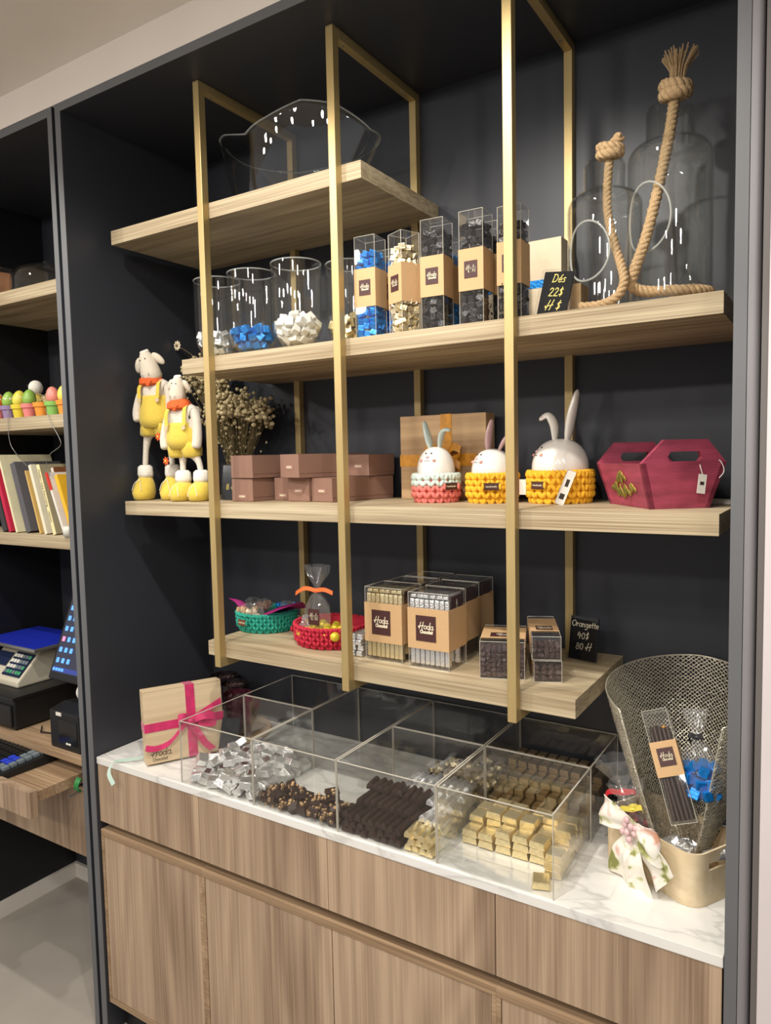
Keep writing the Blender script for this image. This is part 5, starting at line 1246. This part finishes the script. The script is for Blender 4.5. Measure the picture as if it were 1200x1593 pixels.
# bronze bars at the back
bb = MB(); bb.prism([(-.0118, -.0070), (.0118, -.0070), (.0098, .0070), (-.0098, .0070)], -.0125, .0125); bbm = bb.mesh('bronze_foil_bar', 'bronze', bevel=.0014)
rows = ((.262, 3), (.290, 4), (.318, 5), (.346, 5), (.374, 6), (.402, 6), (.430, 6))
for r_, (y, ly) in enumerate(rows):
    for c in range(9):
        for l in range(ly):
            if 0 < c < 8 and l < ly - 2 and r_ > 0 and l < rows[r_ - 1][1] - 1: continue   # hidden inside the pile
            inst(bbm, 'bronze_foil_bar', (XB[6] + .0165 + .0254 * c, y, ZB + .0072 + .0145 * l), (0, 0, rn.gauss(0, .04)), 'bronze foil bar packed in the back right bin', 'chocolate', 'bronze foil bars in the back right bin')

# ------------------------------------------------------------------ bent wood tray with gifts
t = thing('wooden_tray', 'oval cornered bent wood tray with handle holes, right end of the counter', 'tray', (1.343, .2145, ZC + .0004), math.radians(-29)); TL, TD, TH, TR = .222, .142, .098, .032
def rr_path(x0, x1, y0, y1, r, n=8):
    P = []
    for cx, cy, a0 in ((x1 - r, y0 + r, -90), (x1 - r, y1 - r, 0), (x0 + r, y1 - r, 90), (x0 + r, y0 + r, 180)):
        for k in range(n + 1): a = math.radians(a0 + 90 * k / n); P.append((cx + r * math.cos(a), cy + r * math.sin(a)))
    return P
out = rr_path(0, TL, 0, TD, TR); inn = rr_path(.004, TL - .004, .004, TD - .004, TR - .004); n = len(out)
def dens(P):
    Q = []
    for i in range(len(P)):
        a, b = Vector(P[i]), Vector(P[(i + 1) % len(P)]); m = max(1, int((b - a).length / .007))
        for k in range(m): Q.append(tuple(a + (b - a) * k / m))
    return Q
out2 = dens(out); n = len(out2)
def inset(p):
    cx = min(max(p[0], TR), TL - TR); cy = min(max(p[1], TR), TD - TR); d = Vector((p[0] - cx, p[1] - cy)); d.normalize(); return (p[0] - d.x * .004, p[1] - d.y * .004)
zs = [TH * k / 14 for k in range(15)]
vs = []; fs = []
for q in (out2, [inset(p) for p in out2]):
    for z in zs:
        for p in q: vs.append((p[0], p[1], z))
m_ = len(zs) * n
def isHole(k, i):
    mx = (out2[k][0] + out2[(k + 1) % n][0]) / 2; my = (out2[k][1] + out2[(k + 1) % n][1]) / 2; z = (zs[i] + zs[i + 1]) / 2
    return (mx > TL - .003 or mx < .003) and abs(my - TD / 2) < .034 and .060 < z < .080
for i in range(len(zs) - 1):
    for k in range(n):
        a = i * n + k; b = i * n + (k + 1) % n
        if isHole(k, i):
            continue
        fs += [(a, b, b + n, a + n), (m_ + a, m_ + a + n, m_ + b + n, m_ + b)]
        for kk, e1, e2 in (((k - 1) % n, a, a + n), ((k + 1) % n, b, b + n)):
            if isHole(kk, i): fs.append((e1, e2, m_ + e2, m_ + e1))
        if i + 1 < len(zs) - 1 and isHole(k, i + 1): fs.append((a + n, b + n, m_ + b + n, m_ + a + n))
        if i > 0 and isHole(k, i - 1): fs.append((a, b, m_ + b, m_ + a))
top = (len(zs) - 1) * n
for k in range(n): fs += [(top + k, top + (k + 1) % n, m_ + top + (k + 1) % n, m_ + top + k), (k, (k + 1) % n, m_ + (k + 1) % n, m_ + k)]
MB().add(vs, fs).obj('tray_wall', 'crate', t, smooth=.6)
MB().prism([p for p in inn], .002, .007, plane='XY').obj('tray_floor', 'crate', t)

# wire mesh scoop: woven wire on a half cone leaning on the back wall
t = thing('wire_basket', 'tall hammered silver wire mesh cone standing in the bent wood tray', 'basket', (0, 0, 0))
apex = Vector((1.498, .205, ZC + .018)); 
def conepoint(u, th):
    """u 0..1 from foot to rim, th -1..1 across; open towards the room"""
    ang = math.radians(92) + math.radians(142) * th; r = .018 + .128 * u ** .70
    cx = apex.x - .016 * u; cy = apex.y + .118 * u; h = .352 * u * (1 - .16 * abs(th) ** 1.5 * u)
    x = cx - r * math.cos(ang) * 1.02; y = cy + r * math.sin(ang) * .92 - .03 * abs(th) * u
    p = Vector((x, min(y, YW - .004), apex.z + h - .03 * u * math.cos(ang) * 0)); p.x = min(p.x, 1.594); return p
mb = MB(); NU, NV = 96, 136; rn = random.Random(4)
for i in range(NU):
    u0, u1 = i / NU, (i + 1) / NU; path = []
    for j in range(NV + 1):
        th = -1 + 2 * j / NV; zz = (1 if j % 2 else -1) * (1 if i % 2 else -1)
        p = conepoint(min(1, max(0, (u0 + u1) / 2 + zz * .58 / NU)), th); q = conepoint(min(1, (u0 + u1) / 2 + .01), th); path.append(p + Vector((rn.uniform(-.0009, .0009), rn.uniform(-.001, .001), rn.uniform(-.0011, .0011))))
    mb.tube(path, .00115 + .0003 * (i % 3 == 0), 4)
mb.tube([conepoint(1, -1 + 2 * j / 100) for j in range(101)], .0016, 6)
for s in (-1, 1): mb.tube([conepoint(j / 60, s) for j in range(61)], .0014, 6)
mb.obj('wire_mesh', 'wire', t, smooth=True)

# orangette box in the scoop
t = thing('clear_gift_box', 'long clear box of chocolate sticks with kraft sleeve leaning in the wire cone', 'box', (1.492, .140, ZC + .132)); LB = .205
t.rotation_euler = Euler((math.radians(-26), math.radians(-17), math.radians(12)))
clear_case(t, .046, .040, LB); s_ = sleeve(t, .046, .040, .082, .146)
logo(s_, (.0235, -.0016, .117), .030, h=.033)
mb = None
rn = random.Random(77)
for k in range(10):
    o = MB().tube(spline([(.007 + .0078 * (k % 5) , .009 + .018 * (k // 5), .006), (.007 + .0078 * (k % 5) + rn.uniform(-.002, .002), .009 + .018 * (k // 5), .08), (.007 + .0078 * (k % 5), .009 + .018 * (k // 5), .165 + rn.uniform(-.01, .015))], 4), .0038, 8).obj('chocolate_stick', 'nutchoc' if k != 8 else 'amber', t, smooth=.8)
tb = cello_bag('cellophane_bag', 'clear bag of blue foil chocolates tied at the neck in the wire cone', (1.535, .200, ZC + .165), .038, .165, 'black', .15, .022, rot=(math.radians(-16), math.radians(-8), 0), tie_z=.112)
P = pack(30, .0108, lambda P: np.stack([P[:, 0] * np.minimum(1, .026 / (np.hypot(P[:, 0], P[:, 1]) + 1e-9)), P[:, 1] * np.minimum(1, .026 / (np.hypot(P[:, 0], P[:, 1]) + 1e-9)), np.maximum(P[:, 2], .012)], 1), 41, lambda g: (g.uniform(-.02, .02), g.uniform(-.02, .02), g.uniform(.02, .12)))
Mx = Matrix.Translation((1.535, .200, ZC + .165)) @ Euler((math.radians(-16), math.radians(-8), 0)).to_matrix().to_4x4()
for p in P:
    q = Mx @ Vector(p); inst(CH['blue'], 'blue_foil_chocolate', q, rot3(rn), 'blue foil chocolate in the clear bag in the wire cone', 'chocolate', 'blue chocolates in the bag in the wire cone')
# silver crinkle at the bottom, red bags on the left
mb = MB(); mb.ell((0, 0, 0), (.036, .028, .020), n=18, m=10); mb.v = [(x * rn.uniform(.82, 1.15), y * rn.uniform(.82, 1.15), z * rn.uniform(.7, 1.25)) for x, y, z in mb.v]
tag(mb.obj('crumpled_foil', 'silver'), 'crumpled silver foil at the foot of the wire cone', 'foil').location = (1.502, .192, ZC + .066)
mb = MB(); mb.tube([(1.545, .165, ZC + .075), (1.572, .180, ZC + .082), (1.592, .20, ZC + .084)], [.010, .012, .010], 12)
tag(mb.obj('foil_roll', 'silver', smooth=.6), 'silver foil wrapped roll at the right end of the tray', 'foil')
cello_bag('cellophane_bag', 'clear bag with red sweets and yellow ribbon in the tray', (1.440, .188, ZC + .038), .032, .150, 'yelrib', .38, .034, rot=(math.radians(4), math.radians(-16), 0), tie_z=.095)
cello_bag('cellophane_bag', 'clear bag with red ribbon at the left end of the tray', (1.402, .232, ZC + .045), .029, .160, 'red', .60, .042, rot=(0, math.radians(-12), 0), tie_z=.090)
rs = MB(); rs.ell((0, 0, 0), (.011, .010, .009), n=10, m=7); rsm = rs.mesh('red_sweet', mat('red_foil', (132, 34, 44), .3, metal=.4, bump=.6, bscale=140), True)
for k, (x, y) in enumerate(((1.440, .190), (1.402, .235))):
    P = pack(14, .0105, lambda P: np.stack([P[:, 0] * np.minimum(1, .014 / (np.hypot(P[:, 0], P[:, 1]) + 1e-9)), P[:, 1] * np.minimum(1, .014 / (np.hypot(P[:, 0], P[:, 1]) + 1e-9)), np.maximum(P[:, 2], .012)], 1), 51 + k, lambda g: (g.uniform(-.02, .02), g.uniform(-.02, .02), g.uniform(.02, .08)))
    for p in P: inst(rsm, 'red_sweet', (x + p[0] - (.012 if k == 0 else .004), y + p[1], ZC + .030 + p[2]), rot3(rn), 'dark red foil sweet in the %s tied bag in the tray' % ('yellow', 'red')[k], 'sweet', 'red sweets in the %s tied bag' % ('yellow', 'red')[k])
# floral bow
t = thing('fabric_bow', 'floral fabric bow with pink beads on the front of the wooden tray', 'bow', (1.432, .150, ZC + .108), math.radians(-29)); t.scale = (1.25, 1.1, 1.25)
def petal(pts, wdir, prof, nm='bow_loop', wob=.004):
    P = spline(pts, 8); wv = Vector(wdir).normalized(); m = len(P); g = []
    for j in range(7):
        q = j / 6 - .5; row = []
        for i, p in enumerate(P):
            u = i / (m - 1); wdt = np.interp(u, [a for a, b in prof], [b for a, b in prof])
            row.append(p + wv * wdt * q + Vector((0, -wob * math.sin(9 * q + 5 * u) * (wdt / .05), 0)))
        g.append(row)
    mb = MB(); mb.sheet(g, .0009); return mb.obj(nm, 'floral', t, smooth=.9)
LP = [(0, .010), (.25, .040), (.5, .056), (.75, .040), (1, .010)]; TP = [(0, .010), (.35, .036), (.8, .050), (1, .046)]
petal([(0, -.004, 0), (-.020, -.024, .010), (-.044, -.030, .014), (-.058, -.016, .008), (-.040, -.004, .0), (-.010, -.004, -.004)], (.25, .05, 1), LP)
petal([(0, -.004, 0), (.018, -.026, .002), (.040, -.030, -.002), (.052, -.016, -.006), (.036, -.004, -.008), (.008, -.004, -.006)], (-.2, .05, 1), LP)
petal([(-.002, -.012, -.006), (-.012, -.024, -.035), (-.020, -.020, -.062), (-.022, -.016, -.084)], (1, .05, -.12), TP, 'bow_tail')
petal([(.002, -.012, -.008), (.010, -.028, -.038), (.014, -.024, -.064), (.018, -.018, -.090)], (1, .05, .15), TP, 'bow_tail')
petal([(.008, -.010, -.004), (.030, -.020, -.016), (.048, -.016, -.034), (.058, -.012, -.056)], (.6, .05, .8), TP, 'bow_tail')
for k, (x, z) in enumerate(((-.006, .008), (.006, .010), (0, -.001), (.011, .001), (-.010, -.004), (.004, -.010), (.014, .010), (-.002, .017))):
    MB().ell((x, -.024 - .002 * (k % 3), z), (.0052,) * 3, n=12, m=8).obj('bead', 'pinkc', t, smooth=True, label='pink bead')
